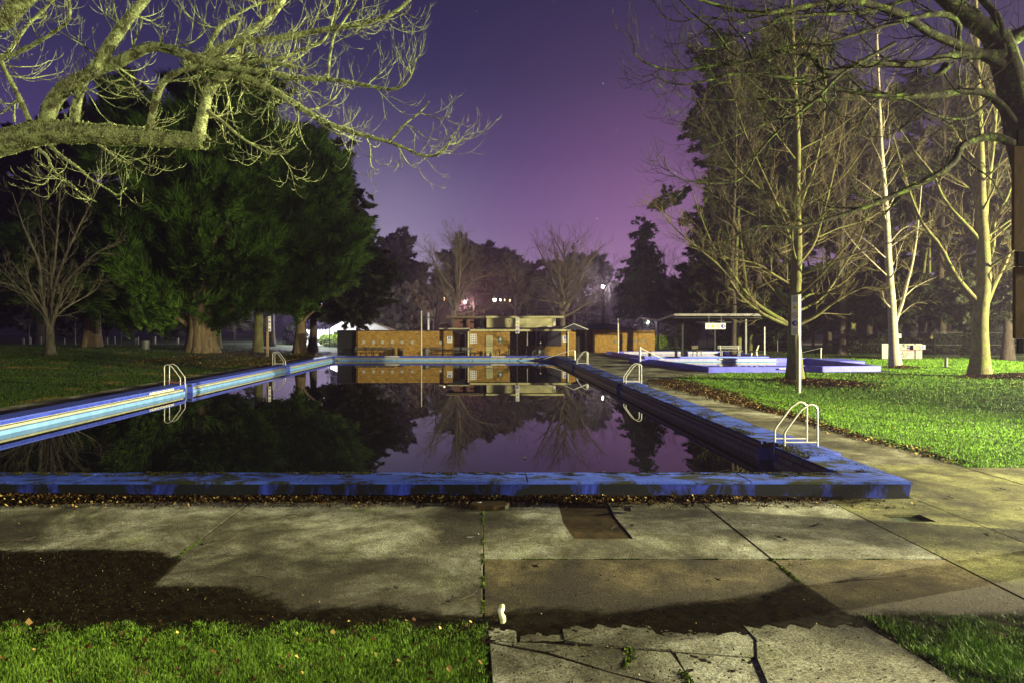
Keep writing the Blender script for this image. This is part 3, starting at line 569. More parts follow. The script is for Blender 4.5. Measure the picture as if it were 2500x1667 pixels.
# left lawn
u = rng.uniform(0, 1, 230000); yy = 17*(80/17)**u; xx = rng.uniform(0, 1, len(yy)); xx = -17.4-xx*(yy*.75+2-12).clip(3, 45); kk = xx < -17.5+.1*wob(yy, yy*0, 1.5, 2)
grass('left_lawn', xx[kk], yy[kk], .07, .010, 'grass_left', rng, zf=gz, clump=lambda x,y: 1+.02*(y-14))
x, y = scat(-26, -16, 50, 75, 9000, rng); leaves('dead_leaves_under_cypresses', np.stack([x, y, gz(x,y)+.05], -1), .10, 'leaf_dead', rng, .3)
# moss in the joints between the slabs
def moss(name, pts, n, wd, th=-.2):
    segs = []; 
    for (a, b_) in zip(pts[:-1], pts[1:]):
        t = rng.uniform(0, 1, n); segs.append(np.stack([a[0]+(b_[0]-a[0])*t, a[1]+(b_[1]-a[1])*t], -1))
    s = np.concatenate(segs)+rng.normal(0, wd, (n*(len(pts)-1), 2)); k = wob(s[:,0], s[:,1], 3.5, 4) > th; s = s[k]
    leaves(name, np.stack([s[:,0], s[:,1], 0*s[:,0]-.008], -1), .020, 'moss', rng, .9)
moss('moss_in_joint', [(0,6.95),(0,11.0)], 2600, .006); moss('moss_in_joint', [(0,8.58),(5.7,8.58)], 2200, .003, .25); moss('moss_in_joint', [(3.62,8.6),(3.62,7.2)], 1600, .012)
moss('moss_in_joint', [(-3.88,7.9),(-3.88,9.4)], 700, .008); moss('moss_in_joint', [(5.8,8.6),(5.8,11)], 400, .004)
moss('moss_in_cracks', [gp(1520,1630), gp(1545,1600), gp(1530,1570)], 150, .02); moss('moss_in_cracks', [gp(1668,1640), gp(1690,1670), gp(1700,1700)], 200, .02)
P = pts_on(lambda x,y: .03+np.exp(-np.abs(y-12.6)/.5)*.5+np.exp(-np.abs(x-6.2)/.25)*.5, -11, 6.3, 12.4, 45, 1500, lambda x,y: 0*x+WZ-.004, rng); leaves('floating_leaves', P, .055, 'leaf_dead', rng, .05)
# moss cushions on the near coping
x = rng.uniform(-9, 6.4, 60000); y = rng.uniform(11.8, 12.36, 60000); k = (wob(x*.7, y*2, 1.9, 7) > .0) & (wob(x, y, 9, 8) > -.2) & (y > 12.08+.14*wob(x, x*0, 1.2, 3)); leaves('moss_on_coping', np.stack([x[k], y[k], 0*x[k]+CT-.004], -1), .022, 'moss_dark', rng, .7)
y = IY0+(60-IY0)*rng.uniform(0, 1, 26000)**1.6; x = IXR+.02+np.abs(rng.normal(0, .25, 26000)); k = (wob(x*3, y, .9, 7) > .0) & (x < IXR+.75); leaves('moss_on_coping', np.stack([x[k], y[k], 0*x[k]+CT-.004], -1), .028, 'moss_dark', rng, .7)
# ================================================================== THINGS
def ladder(y0, y1, mirror, label):
    """pool ladder: two bent rails, cross bars; sits astride the coping"""
    e = empty('pool_ladder', (0, 0, 0), label, 'pool ladder', 'steel ladders round the large pool')
    def X(x): return x if not mirror else (-x + (IXL+IXR))
    for yy in (y0, y1):
        pts = [(X(6.66), yy, -.9), (X(6.66), yy, CT+.28)]
        for t in (0, 1, 2, 3, 4, 5): pass
        A = Vector((X(6.66), yy, CT+.30)); B = Vector((X(7.08), yy, CT+.86)); 
        pts += [A+(B-A)*.12, A+(B-A)*.9]
        for k in range(1, 6): a = math.radians(125-k*25); pts.append((X(7.235+.155*math.cos(a)*1.0), yy, CT+.80+.115*math.sin(a)))
        pts += [(X(7.39), yy, CT+.72), (X(7.39), yy, -.02)]
        m = MB(); m.tube(pts, .022, 8); m.build('rail', M['steel'], e, True)
        m = MB(); m.tube([(X(6.66), yy, CT+.08), (X(7.39), yy, CT+.08)], .016, 6); m.build('cross_bar', M['rust' if 'rusty' in label else 'steel'], e, True)
    for z in (-.25, .02): m = MB(); m.box(X(6.62), y0, z, X(6.70), y1, z+.03); m.build('tread', M['steel'], e)
ladder(15.1, 15.6, False, 'large bent steel pool ladder nearest the camera on the right edge'); ladder(31.9, 32.4, False, 'middle one of the three steel ladders on the right pool edge')
ladder(48.2, 48.7, False, 'farthest of the three steel ladders on the right pool edge'); ladder(31.3, 31.8, True, 'larger steel ladder with rusty cross bar on the left pool edge'); ladder(47.4, 47.9, True, 'smaller far steel ladder on the left pool edge below the cypresses')
e = empty('handrail', (0,0,0), 'single bent steel handrail at the far right corner of the large pool', 'handrail')
m = MB(); m.tube([(8.1,60.3,0),(8.1,60.3,.78),(8.05,60.3,.88),(7.9,60.3,.92),(6.7,60.3,.55),(5.3,60.3,.1),(4.9,60.3,-.05)], .03, 8); m.build('rail', M['steel'], e, True)
m = MB(); m.lathe([(.06,0),(.06,.02),(.03,.03)], (8.1,60.3,0)); m.build('foot_flange', M['steel'], e)

# ---------------------------------------------------------------- wading pool
kp = empty('wading_pool', (20, 50, 0), 'raised violet blue wading pool with white striped inner walls beside the lawn', 'wading pool')
def km(mb, name, mat): o = mb.build(name, M[mat], kp); o.location = (-20, -50, 0); return o
H = .345
def kwall(a, b_, th=.35, top=True, inner='sky_blue', z0=-.05, h=H):
    a, b_ = Vector(a), Vector(b_); d = (b_-a).normalized(); n = Vector((-d.y, d.x)); m = MB(); m.prism([tuple(a), tuple(b_), tuple(b_+n*th), tuple(a+n*th)], z0, h, .01); km(m, 'wall', 'kid_blue')
    return a, d, n
# front pool (counterclockwise seen from above so the wall thickness lies inside)
kwall((14.62,44.3),(20.2,44.55)); kwall((20.2,44.55),(26.55,45.6)); kwall((26.55,45.6),(27.3,57.3)); kwall((26.9,57.3),(13.5,57.3)); kwall((13.3,54.9),(14.62,44.3))
kwall((12.5,54.9),(13.45,54.9)); kwall((12.3,57.6),(12.5,54.9))
m = MB(); m.prism([(14.8,44.5),(26.3,45.7),(27,57),(13.5,57)], -.02, .02); km(m, 'basin_water', 'water')
for k, z in enumerate((.10, .20)): m = MB(); m.box(14.6, 56.90, z, 24.4, 56.945, z+.055); km(m, 'inner_rim', 'white')
m = MB(); m.box(14.0, 56.86, .02, 24.5, 56.9, .075); km(m, 'inner_rim', 'sky_blue')
m = MB(); m.box(14.2, 56.915, .275, 24.4, 56.948, .33); km(m, 'inner_band', 'kid_blue')
# rear pool
kwall((14.2,60.2),(25.2,60.2)); kwall((25.2,60.2),(26,72.9)); kwall((26,73.2),(14.4,73.2)); kwall((13.2,73.2),(14.2,60.2)); 
for z in (.06, .15, .24): m = MB(); m.box(15, 72.78, z, 25, 72.84, z+.06); km(m, 'inner_rim', 'white')
for z in (.1, .22): m = MB(); m.box(14.8, 60.15, z, 25, 60.195, z+.06); km(m, 'outer_band', 'sky_blue')
m = MB(); m.prism([(14.4,60.4),(25,60.4),(25.8,72.9),(14.4,72.9)], -.02, .02); km(m, 'basin_water', 'water')
m = MB(); m.prism([(27.35,52.8),(29.4,52.6),(30.2,57.4),(27.4,57.4)], -.03, .30, .01); km(m, 'side_platform', 'kid_blue')
for px, Y_, wd, lab in ((1768, 56.84, .9, 'left cream plate on the inner wall of the wading pool'), (1795, 56.84, .6, 'right cream plate on the inner wall of the wading pool'), (1920, 44.42, .95, 'cream plate on the outer wall of the wading pool left of the tree')):
    e = empty('warning_plate', ((px-CX)/F*Y_, Y_, .26 if Y_ > 50 else .22), lab, 'sign'); m = MB(); m.box(-wd/2, -.02, -.045, wd/2, 0, .045); m.build('plate', M['sign_white'], e)
    for k in range(5): m = MB(); x = -wd/2+wd*(k+.5)/5; m.box(x-.05, -.024, -.015, x+.05, -.021, .015); m.build('lettering', M['galv_dark'], e)
e = empty('handrail', (0,0,0), 'white post with sloping rail at the left corner of the wading pool', 'handrail')
m = MB(); m.tube([(12.55,54.7,0),(12.55,54.7,1.35)], .085, 10); m.build('post', M['white'], e, True)
m = MB(); m.tube([(12.6,54.7,1.25),(14.6,55.3,.32)], .035, 8); m.build('rail', M['white'], e, True)
e = empty('handrail', (0,0,0), 'thin white post with long sloping rail behind the right part of the wading pool', 'handrail')
m = MB(); m.tube([(30.9,62.5,0),(30.9,62.5,.95)], .06, 8); m.build('post', M['white'], e, True)
m = MB(); m.lathe([(.09,0),(.1,.05),(.05,.1)], (30.9,62.5,.93)); m.build('cap', M['white'], e)
m = MB(); m.tube([(30.8,62.5,1.0),(27.2,61,.35)], .022, 6); m.build('rail', M['galv_dark'], e, True)

# ---------------------------------------------------------------- clubhouse
cb = empty('clubhouse', (-2, 72, 0), 'low yellow brick pool clubhouse with cream upper storey box and flat roofs', 'building')
def cm(mb, name, mat, label=None):
    o = mb.build(name, M[mat], cb); o.location = (2, -72, 0)
    if label: o['label'] = label
    return o
BY = 70.0
def bx(px, Y=BY): return (px-CX)/F*Y
def bz(py, Y=BY): return EYE-(py-CY)/F*Y
def wallx(p0, p1, y0, y1, z0, z1, name='wall', mat='brick', label=None):
    m = MB(); m.box(bx(p0), y0, z0, bx(p1), y1, z1); return cm(m, name, mat, label)
wallx(869, 1105, BY, BY+.25, 0, 2.50); wallx(822, 868.6, BY+.3, BY+4, 0, 2.50, 'side_store', 'dark_panel', 'dark unlit timber store at the left end')
wallx(822, 1140, BY-.06, BY+4.2, 2.503, 2.57, 'roof_edge', 'roof_dark')
wallx(822, 1105, BY+.3+3.8, BY+4.1, 0, 2.5, 'rear_wall', 'brick')
# doorway recess
wallx(1105.3, 1122, BY+1.0, BY+1.2, 0, 2.3, 'recess_wall', 'brick'); wallx(1122.2, 1135, BY+.9, BY+1.0, 0.05, 2.15, 'door', 'dark_panel'); wallx(1135.2, 1137, BY+.1, BY+.9, 0, 2.2, 'door_frame', 'white')
wallx(1105.3, 1137, BY+.05, BY+1.2, 2.25, 2.50, 'lintel', 'dark_panel')
wallx(1137.3, 1244.8, BY, BY+.25, 0, 2.46); wallx(1245, 1288, BY+2.2, BY+2.4, 0, 2.46, 'porch_wall', 'brick'); wallx(1247, 1262, BY+2.1, BY+2.19, .02, 2.1, 'porch_door', 'galv_dark')
for zz in (.35, 1.85): m = MB(); m.box(bx(1253)-.05, BY+2.04, zz, bx(1253)+.05, BY+2.09, zz+.1); cm(m, 'door_hinge', 'steel')
wallx(1287, 1288.4, BY-.05, BY+.1, 1.05, 2.46, 'counter_post', 'cream')
wallx(1310.2, 1370.3, BY, BY+.25, 0, 1.03); wallx(1288.6, 1310, BY+1.2, BY+1.4, 0, 1.03, 'wall', 'brick')
wallx(1370.5, 1399, BY, BY+.25, 0, 2.46)
for k, (a, b2) in enumerate(((1288.8,1297),(1297.4,1308),(1309,1369.8))): wallx(a, b2, BY-.02, BY+.06, 1.04, 2.44, 'shutter', 'dark_panel' if k < 2 else 'shutter')
for k in range(14): m = MB(); m.box(bx(1309.5), BY-.03, 1.1+k*.095, bx(1369.5), BY-.021, 1.11+k*.095); cm(m, 'shutter_slat', 'dark_panel')
m = MB(); m.box(bx(1287), BY-.12, .985, bx(1371.5), BY-.03, 1.035); cm(m, 'counter_edge', 'dark_panel')
# downpipe posts
for px in (1143.6, 1387): wallx(px-1.4, px+1.4, BY-.16, BY-.02, .0, 2.44, 'post', 'cream')
wallx(1399.3, 1406, BY+.1, BY+4, 0, 2.4, 'return_wall', 'brick'); wallx(1389.5, 1392, BY-.02, BY+.0, 0, 2.4, 'quoin', 'brick')
# eaves, fascia and corrugated roof
for a, b2 in ((1147,1162),(1162.5,1192.5),(1193,1293),(1305,1393)): wallx(a, b2, BY-.35, BY-.28, 2.47, 2.66, 'fascia', 'cream_panel')
wallx(1293.2, 1304.8, BY-.33, BY-.28, 2.47, 2.66, 'fascia', 'wood')
rf = MB()
for k in range(60):
    x0 = bx(1147)+k*.175; rf.box(x0, BY-.33, 2.665, x0+.09, BY+4, 2.72)
rf.box(bx(1145), BY-.27, 2.60, bx(1396), BY+4, 2.664); cm(rf, 'lower_roof', 'galv_dark')
wallx(1140, 1147, BY-.3, BY+4, 2.58, 2.66, 'lower_roof', 'roof_dark')
wallx(1072, 1146.5, BY-.28, BY+3, 2.62, 2.74, 'canopy_roof', 'wood_dark'); wallx(1072, 1146.5, BY-.32, BY-.285, 2.72, 2.78, 'canopy_edge', 'cream')
# upper storey
UY = 73.0
def wu(p0, p1, py0, py1, y0, y1, name, mat): m = MB(); m.box(bx(p0, UY), y0, bz(py1, UY), bx(p1, UY), y1, bz(py0, UY)); return cm(m, name, mat)
wu(1188, 1356, 775, 800, UY, UY+3, 'clerestory_wall', 'cream_panel'); wu(1107, 1187.5, 777, 800, UY+.6, UY+3.4, 'wall', 'brick_red')
wu(1350, 1356.3, 779, 800, UY-.05, UY-.002, 'access_hatch', 'cream'); wu(1352.5, 1354, 778, 786, UY-.09, UY-.051, 'bracket', 'ink')
wu(1186, 1375, 772.2, 776.6, UY-.5, UY+3.4, 'upper_roof', 'cream_panel'); wu(1185, 1376, 771.0, 772.1, UY-.55, UY+3.5, 'roof_sheet', 'roof_dark')
wu(1090, 1185.8, 773.4, 778, UY-.3, UY+3.5, 'upper_roof', 'wood_dark'); wu(1089, 1185.8, 772.3, 773.3, UY-.35, UY+3.5, 'roof_sheet', 'wood')
for px in (1123, 1148.5): wu(px, px+11, 784.5, 789.5, UY+.55, UY+.59, 'window', 'dark_panel')
for px in (1140, 1167.5): wu(px, px+1.2, 778, 800, UY+.2, UY+.5, 'roof_post', 'dark_metal')
wu(1172, 1180, 778, 800, UY+.2, UY+.59, 'dark_return', 'dark_panel')
wu(1334, 1363, 797, 799, UY-.9, UY-.4, 'roof_vent_cap', 'white')
m = MB(); m.box(bx(1243.5,UY)-.03, UY-.03, bz(786,UY), bx(1243.5,UY)+.03, UY-.002, bz(782,UY)); cm(m, 'wall_fitting', 'ink')
# pale squares on the brick wall, door, gate
for px in (888, 912, 934, 958, 981.5, 1006, 1075.5): m = MB(); x = bx(px); m.box(x-.15, BY-.02, 1.2, x+.15, BY-.002, 1.5); cm(m, 'vent_panel', 'vent')
wallx(1186, 1203.5, BY-.05, BY-.005, 0, 2.04, 'door', 'cream_panel')
for k in range(5): m = MB(); x = bx(1188)+k*.15; m.box(x, BY-.058, .02, x+.012, BY-.051, 2.0); cm(m, 'door_rib', 'wood_dark')
m = MB(); m.box(bx(1185.5), BY-.07, .98, bx(1205), BY-.06, 1.02); cm(m, 'door_bar', 'dark_metal')
m = MB(); m.box(bx(1184.8), BY-.04, 0, bx(1185.8), BY-.003, 2.1); m.box(bx(1203.7), BY-.04, 0, bx(1204.5), BY-.003, 2.1); cm(m, 'door_frame', 'wood_dark')
t = text_mesh('lettering', 'FIRST\n+\nAID', .36, (bx(1221.5)+2, BY-.01-72, 2.06), M['wood_dark'], cb)
def pict(e, x, z, s, mat='sign_white'):
    m = MB(); m.plate([(x+s*.16*math.cos(a), z+s*.62+s*.16*math.sin(a)) for a in np.linspace(0, 2*math.pi, 11)[:-1]], -.034, -.03)
    m.plate([(x-s*.16, z+s*.42), (x+s*.16, z+s*.42), (x+s*.13, z-s*.1), (x+s*.07, z-s*.6), (x-s*.07, z-s*.6), (x-s*.13, z-s*.1)], -.034, -.03); m.build('figure', M[mat], e)
def toilet_sign(px, py, label):
    e = empty('toilet_sign', (bx(px), BY-.003, bz(py)), label, 'sign'); m = MB(); m.box(-.27, -.02, -.33, .27, 0, .33); m.build('board', M['sign_white'], e)
    m = MB(); m.box(-.12, -.03, .02, .12, -.0205, .29); m.build('blue_panel', M['sign_blue'], e); pict(e, 0, .15, .2)
    m = MB(); m.box(-.2, -.024, -.2, .2, -.0205, -.17); m.box(-.2, -.024, -.12, .2, -.0205, -.09); m.build('lettering', M['galv_dark'], e)
toilet_sign(1097.8, 829, 'white toilet sign with blue figure panel left of the dark doorway'); toilet_sign(1380, 828, 'white toilet sign with blue figure panel right of the grey shutter')
e = empty('first_aid_sign', (bx(1221.6), BY-.003, bz(830)), 'green sign with a white cross below the painted words first aid', 'sign'); m = MB(); m.box(-.2, -.02, -.18, .2, 0, .28); m.build('board', M['sign_green'], e)
m = MB(); m.box(-.05, -.03, -.12, .05, -.0205, .24); m.box(-.16, -.031, .01, .16, -.0207, .11); m.build('cross', M['sign_white'], e); m = MB(); m.box(-.2, -.02, -.3, .2, 0, -.2); m.build('caption_strip', M['sign_green'], e)
m = MB(); m.box(-.15, -.026, -.26, .15, -.0205, -.24); m.build('lettering', M['sign_white'], e)
e = empty('notice_board', (bx(1155.5), BY-.003, bz(827)), 'large pale notice board with rows of small pictures beside the cream post', 'notice board'); m = MB(); m.box(-.34, -.02, -.48, .34, 0, .48); m.build('board', M['sign_white'], e)
for i in range(3):
    for j in range(4): m = MB(); x = -.22+i*.22; z = -.34+j*.22; m.box(x-.05, -.026, z-.05, x+.05, -.0205, z+.05); m.build('picture', M['galv_dark' if i < 2 else 'sign_blue'], e)

# right hand brick building with dark gabled roof
rb = empty('changing_block', (15, 80, 0), 'long yellow brick block with dark hipped roof right of the clubhouse', 'building'); RY = 79.0
def rm(mb, name, mat): o = mb.build(name, M[mat], rb); o.location = (-15, -80, 0); return o
def wr(p0, p1, y0, y1, z0, z1, name, mat): m = MB(); m.box((p0-CX)/F*RY, y0, z0, (p1-CX)/F*RY, y1, z1); return rm(m, name, mat)
wr(1464, 1557, RY, RY+.25, 0, 2.55, 'wall', 'brick'); wr(1558, 1598.5, RY-.02, RY+.24, 0, 2.48, 'wall', 'brick'); wr(1398, 1450, RY+1.5, RY+1.7, 0, 2.5, 'recess_wall', 'brick'); wr(1450.3, 1463.8, RY, RY+1.7, 0, 2.5, 'pier', 'brick')
wr(1404, 1417, RY+1.42, RY+1.49, 0, 2.1, 'door', 'dark_panel'); wr(1419, 1432, RY+1.42, RY+1.49, 0, 2.1, 'door', 'dark_panel'); wr(1404, 1598, RY+5, RY+5.2, 0, 2.5, 'rear_wall', 'brick')
for px in (1503, 1518, 1536, 1553, 1570): m = MB(); x = (px-CX)/F*RY; m.box(x-.14, RY-.04, 1.1, x+.14, RY-.021, 1.4); rm(m, 'vent_panel', 'galv_dark')
m = MB(); x0, x1 = (1397-CX)/F*RY, (1556-CX)/F*RY; m.add([(x0,RY-.5,2.6),(x1,RY-.5,2.56),(x1+.1,RY+6,2.6),(x0-.1,RY+6,2.6),(x0+1.4,RY+3,3.55),(x1-2.2,RY+3,3.25)], [(0,1,5,4),(1,2,5),(2,3,4,5),(3,0,4),(0,3,2,1)]); rm(m, 'roof', 'roof_dark')
x = (1399-CX)/F*71; m = MB(); m.add([(x-1.2,RY-8.5,2.66),(x,RY-8.5,3.2),(x+1.5,RY-8.5,2.6),(x-1.2,RY-4,2.66),(x,RY-4,3.2),(x+1.5,RY-4,2.6)], [(0,1,4,3),(1,2,5,4),(0,2,1),(3,4,5)]); rm(m, 'gable_roof', 'roof_dark')
m = MB(); m.tube([(x-1.2,RY-8.52,2.69),(x,RY-8.52,3.23),(x+1.5,RY-8.52,2.63)], .05, 5); rm(m, 'barge_board', 'white')

# ---------------------------------------------------------------- benches, bins, odds and ends
def bench(loc, rz, w, label, col='wood_dark', legs='dark_metal', back=True, group='benches round the pools'):
    e = empty('bench', loc, label, 'bench', group, rz=rz)
    for k in range(2): m = MB(); m.box(-w/2, -.02+k*.2, .43, w/2, .14+k*.2, .47); m.build('seat_slat', M[col], e)
    if back:
        for k in range(2): m = MB(); m.box(-w/2, .40+k*.02, .62+k*.16, w/2, .43+k*.02, .74+k*.16); m.build('back_slat', M[col], e)
    for s in (-1, 1):
        m = MB(); x = s*(w/2-.25); m.tube([(x, .02, 0), (x, .05, .42)], .03, 6); m.tube([(x, .46, 0), (x, .36, .43), (x, .46, .92 if back else .44)], .03, 6); m.tube([(x, .02, .41), (x, .4, .41)], .025, 6); m.build('leg', M[legs], e)
    return e
bench((bx(895), 69.0, 0), 0, 2.2, 'dark bench at the left end of the yellow brick wall'); bench((bx(945), 69.0, 0), 0, 1.75, 'dark bench left of the brown bin at the brick wall')
bench((bx(1068), 69.0, 0), 0, 1.6, 'dark bench between the grey bin and the toilet sign'); bench((bx(1132), 68.2, 0), 0, 2.0, 'grey bench in front of the dark doorway', 'galv_dark'); bench((bx(1300), 70.9, 0), 0, 2.2, 'dark bench inside the porch of the clubhouse', 'dark_panel')
bench((bx(1198), 68.7, 0), 0, 1.5, 'low backless bench in front of the cream door', back=False)
def bin_(loc, r, h, mat, label):
    e = empty('litter_bin', loc, label, 'litter bin'); m = MB(); m.lathe([(r*.82,0),(r*.9,h*.1),(r,h),(r*.9,h),(r*.85,h*.9)], n=14); m.build('body', M[mat], e, True)
    m = MB(); m.lathe([(r*1.04,h-.06),(r*1.07,h-.03),(r*1.04,h)], n=14); m.build('rim', M['dark_metal'], e)
    for k in range(14): a = 2*math.pi*k/14; m = MB(); m.box(r*math.cos(a)-.015, r*math.sin(a)-.015, .05, r*math.cos(a)+.015, r*math.sin(a)+.015, h-.07); m.build('slat', M[mat], e)
bin_((bx(979.5), 69.2, 0), .27, .80, 'wood_dark', 'square brown litter bin against the yellow brick wall'); bin_((bx(1040, 67), 67, 0), .30, .88, 'galv_dark', 'blue grey litter bin right of the yellow pole')
bin_((at(355, 840, 66).x, 66, .72), .33, .9, 'galv_dark', 'slatted grey litter bin on the left lawn by the fence')
def pole(px, ytop, Y, r, mat, label, zb=0.0, name='pole', cat='pole', cap=True):
    e = empty(name, ((px-CX)/F*Y, Y, zb), label, cat); zt = bz(ytop, Y)-zb; m = MB(); m.tube([(0,0,-.05),(0,0,zt)], [r, r*.9], 10); m.build('shaft', M[mat], e, True)
    if cap: m = MB(); m.lathe([(r*1.15,zt-.01),(r*1.2,zt+.03),(r*.5,zt+.07)], n=10); m.build('cap', M[mat], e)
    m = MB(); m.lathe([(r*2,0),(r*2,.03),(r*1.1,.06)], n=10); m.build('base_plate', M['dark_metal'], e); return e
pole(1029, 761, 65.5, .055, 'cream', 'tall cream pole standing before the yellow brick wall'); pole(1509, 780, 68.8, .07, 'white', 'tall white pole left of the shelter beside the changing block')
pole(1866.5, 800, 70.8, .075, 'white', 'white pole on the grass left of the lawn tree with the sign post'); pole(1929.5, 820, 67, .07, 'white', 'white pole half hidden behind the trunk of the lawn tree')
pole(1430.5, 766, 74, .045, 'dark_metal', 'thin dark pole before the changing block recess'); pole(1046.5, 765, 98, .14, 'white', 'thick white pole behind the clubhouse roof', name='pole')
pole(878, 722, 70.1, .0, 'white', 'x') if False else None
pole(2310, 874, 49.5, .12, 'galv_dark', 'short grey bollard on the grass between birch and big lawn tree', name='bollard', cat='bollard')
# four way sign tower with icon panels on a pole
def icon_sign(name, loc, rz, w, h, order, label, board='sign_white', vertical=True, cat='sign'):
    e = empty(name, loc, label, cat, rz=rz); m = MB(); m.box(-w/2, -.025, -h/2, w/2, .0, h/2); m.build('board', M[board], e)
    n = len(order); L = (h if vertical else w)/n; s = min(w if vertical else h, L)*.40
    for k, it in enumerate(order):
        x, z = (0, h/2-L*(k+.5)) if vertical else (-w/2+L*(k+.5), 0)
        if it == 'y': m = MB(); m.plate([(x, z-s), (x+s, z), (x, z+s), (x-s, z)], -.034, -.026); m.build('yellow_diamond', M['sign_yellow'], e); m = MB(); m.plate([(x-s*.3,z-s*.35),(x+s*.3,z-s*.35),(x+s*.05,z+s*.4),(x-s*.2,z+s*.1)], -.038, -.035); m.build('symbol', M['ink'], e)
        if it in 'rb':
            c = [(x+s*math.cos(a), z+s*math.sin(a)) for a in np.linspace(0, 2*math.pi, 21)[:-1]]; m = MB()
            if it == 'b': m.plate(c, -.034, -.026); m.build('blue_disc', M['sign_blue'], e); m = MB(); m.plate([(x-s*.1,z-s*.5),(x+s*.6,z-s*.3),(x+s*.5,z+s*.4),(x,z+s*.55),(x+s*.1,z)], -.038, -.035); m.build('symbol', M['sign_white'], e)
            else:
                m.tube([(p[0], -.03, p[1]) for p in c+c[:1]], s*.09, 5); m.tube([(x-s*.65, -.03, z+s*.65), (x+s*.65, -.03, z-s*.65)], s*.09, 5); m.build('red_ring', M['red'], e); m = MB(); m.plate([(x-s*.4,z-s*.1),(x+s*.3,z-s*.2),(x+s*.1,z+s*.3)], -.032, -.027); m.build('symbol', M['ink'], e)
        if it == 't':
            for q in range(5): m = MB(); zz = z+s*(.8-q*.4); wd = s*(.9 if q % 2 == 0 else .7); m.box(x-wd, -.03, zz-s*.09, x+wd, -.0255, zz+s*.09); m.build('lettering', M['galv_dark'], e)
    return e
e = pole(1262, 800, 64.6, .06, 'dark_metal', 'dark pole in front of the clubhouse porch carrying a tall icon sign', cap=False)
icon_sign('safety_sign', (bx(1263.5, 64.5), 64.5, bz(795, 64.5)), 0, .34, 1.5, 'tyrb', 'tall narrow safety sign with yellow diamond and blue disc above the clubhouse porch')
e = empty('sign_post', (13.95, 30.2, 0), 'square cream timber post standing in front of the lawn tree', 'post')
m = MB(); m.prism([(-.065,-.065),(.065,-.065),(.065,.065),(-.065,.065)], -.05, 4.32); o = m.build('shaft', M['cream'], e); o.rotation_euler = (0,0,.5)
m = MB(); m.box(-.08,-.08,4.321,.08,.08,4.34); m.build('cap', M['cream'], e)
icon_sign('safety_sign', (13.76, 30.14, 3.42), -.75, .30, 1.76, 'tyrbt', 'tall narrow safety sign fixed to the left of the cream post at the lawn tree')
e = empty('sign_post', (-20.7, 65.5, 0.1), 'yellow timber post standing before the cypress trunks', 'post'); m = MB(); m.box(-.09,-.09,-.1,.09,.09,3.8); m.build('shaft', M['wood'], e); m = MB(); m.box(-.1,-.1,3.801,.1,.1,3.83); m.build('cap', M['wood_dark'], e)
icon_sign('safety_sign', (-20.45, 65.35, 3.2), .35, .24, 1.45, 'tbrb', 'narrow safety sign on the yellow timber post before the cypresses')

# shelter
sh = empty('picnic_shelter', (22, 70, 0), 'open picnic shelter with dark folded roof and white front edge', 'shelter')
def sm(mb, name, mat): o = mb.build(name, M[mat], sh); o.location = (-22, -70, 0); return o
prof = [(63.6, 4.08), (69.6, 3.60), (77.0, 3.95)]; X0, X1 = 17.8, 26.4
for (ya, za), (yb, zb) in zip(prof[:-1], prof[1:]):
    n = 26
    for k in range(n):   # corrugated sheets
        xa = X0+(X1-X0)*k/n; xb = X0+(X1-X0)*(k+1)/n; m = MB(); d = .05
        m.add([(xa,ya,za),((xa+xb)/2,ya,za+d),(xb,ya,za),(xa,yb,zb),((xa+xb)/2,yb,zb+d),(xb,yb,zb),(xa,ya,za-.03),(xb,ya,za-.03),(xa,yb,zb-.03),(xb,yb,zb-.03)], [(0,1,4,3),(1,2,5,4),(6,8,9,7),(0,6,7,2,1),(3,4,5,9,8),(0,3,8,6),(2,7,9,5)]); sm(m, 'roof_sheet', 'dark_panel')
for a in range(3): x = X0+(X1-X0)*a/3; m = MB(); m.box(x+.01, 63.5, 3.93, x+(X1-X0)/3-.01, 63.56, 4.14); sm(m, 'fascia', 'dull_white')
m = MB(); m.add([(X0-.06,63.5,3.93),(X0-.06,63.5,4.14),(X0-.06,69.6,3.66),(X0-.06,69.6,3.47),(X0-.02,63.5,3.93),(X0-.02,63.5,4.14),(X0-.02,69.6,3.66),(X0-.02,69.6,3.47)], [(0,1,2,3),(4,7,6,5),(0,4,5,1),(1,5,6,2),(3,2,6,7),(0,3,7,4)]); sm(m, 'side_fascia', 'dull_white')
m = MB(); m.add([(X0-.06,69.6,3.47),(X0-.06,69.6,3.66),(X0-.06,77,4.0),(X0-.06,77,3.8),(X0-.02,69.6,3.47),(X0-.02,69.6,3.66),(X0-.02,77,4.0),(X0-.02,77,3.8)], [(0,1,2,3),(4,7,6,5),(0,4,5,1),(1,5,6,2),(3,2,6,7),(0,3,7,4)]); sm(m, 'side_fascia', 'dull_white')
for x, y_, mt in ((20.3, 69.6, 'dark_metal'), (25.45, 66.2, 'galv_dark'), (20.3, 64.8, 'dark_metal') if False else (25.6, 75.5, 'dark_metal'), (19.4, 75.8, 'dark_metal')): m = MB(); m.box(x-.08, y_-.08, 0, x+.08, y_+.08, 3.65); sm(m, 'post', mt)
for yy, zz in ((64.6, 3.86), (69.6, 3.44), (74.5, 3.66)): m = MB(); m.box(X0+.1, yy-.05, zz-.12, X1-.1, yy+.05, zz); sm(m, 'beam', 'dark_metal')
icon_sign('safety_sign', (21.55, 63.4, 2.98), -.04, 1.85, .56, 'tyrb', 'long white safety sign with yellow diamond hanging below the shelter roof', vertical=False)
for x in (20.95, 22.1): e = empty('hanging_wire', (x, 63.42, 3.28), 'thin wire holding the %s end of the long safety sign' % ('left' if x < 21.5 else 'right'), 'wire'); m = MB(); m.tube([(0,0,0),(0,0,.66)], .012, 5); m.build('wire', M['steel'], e)
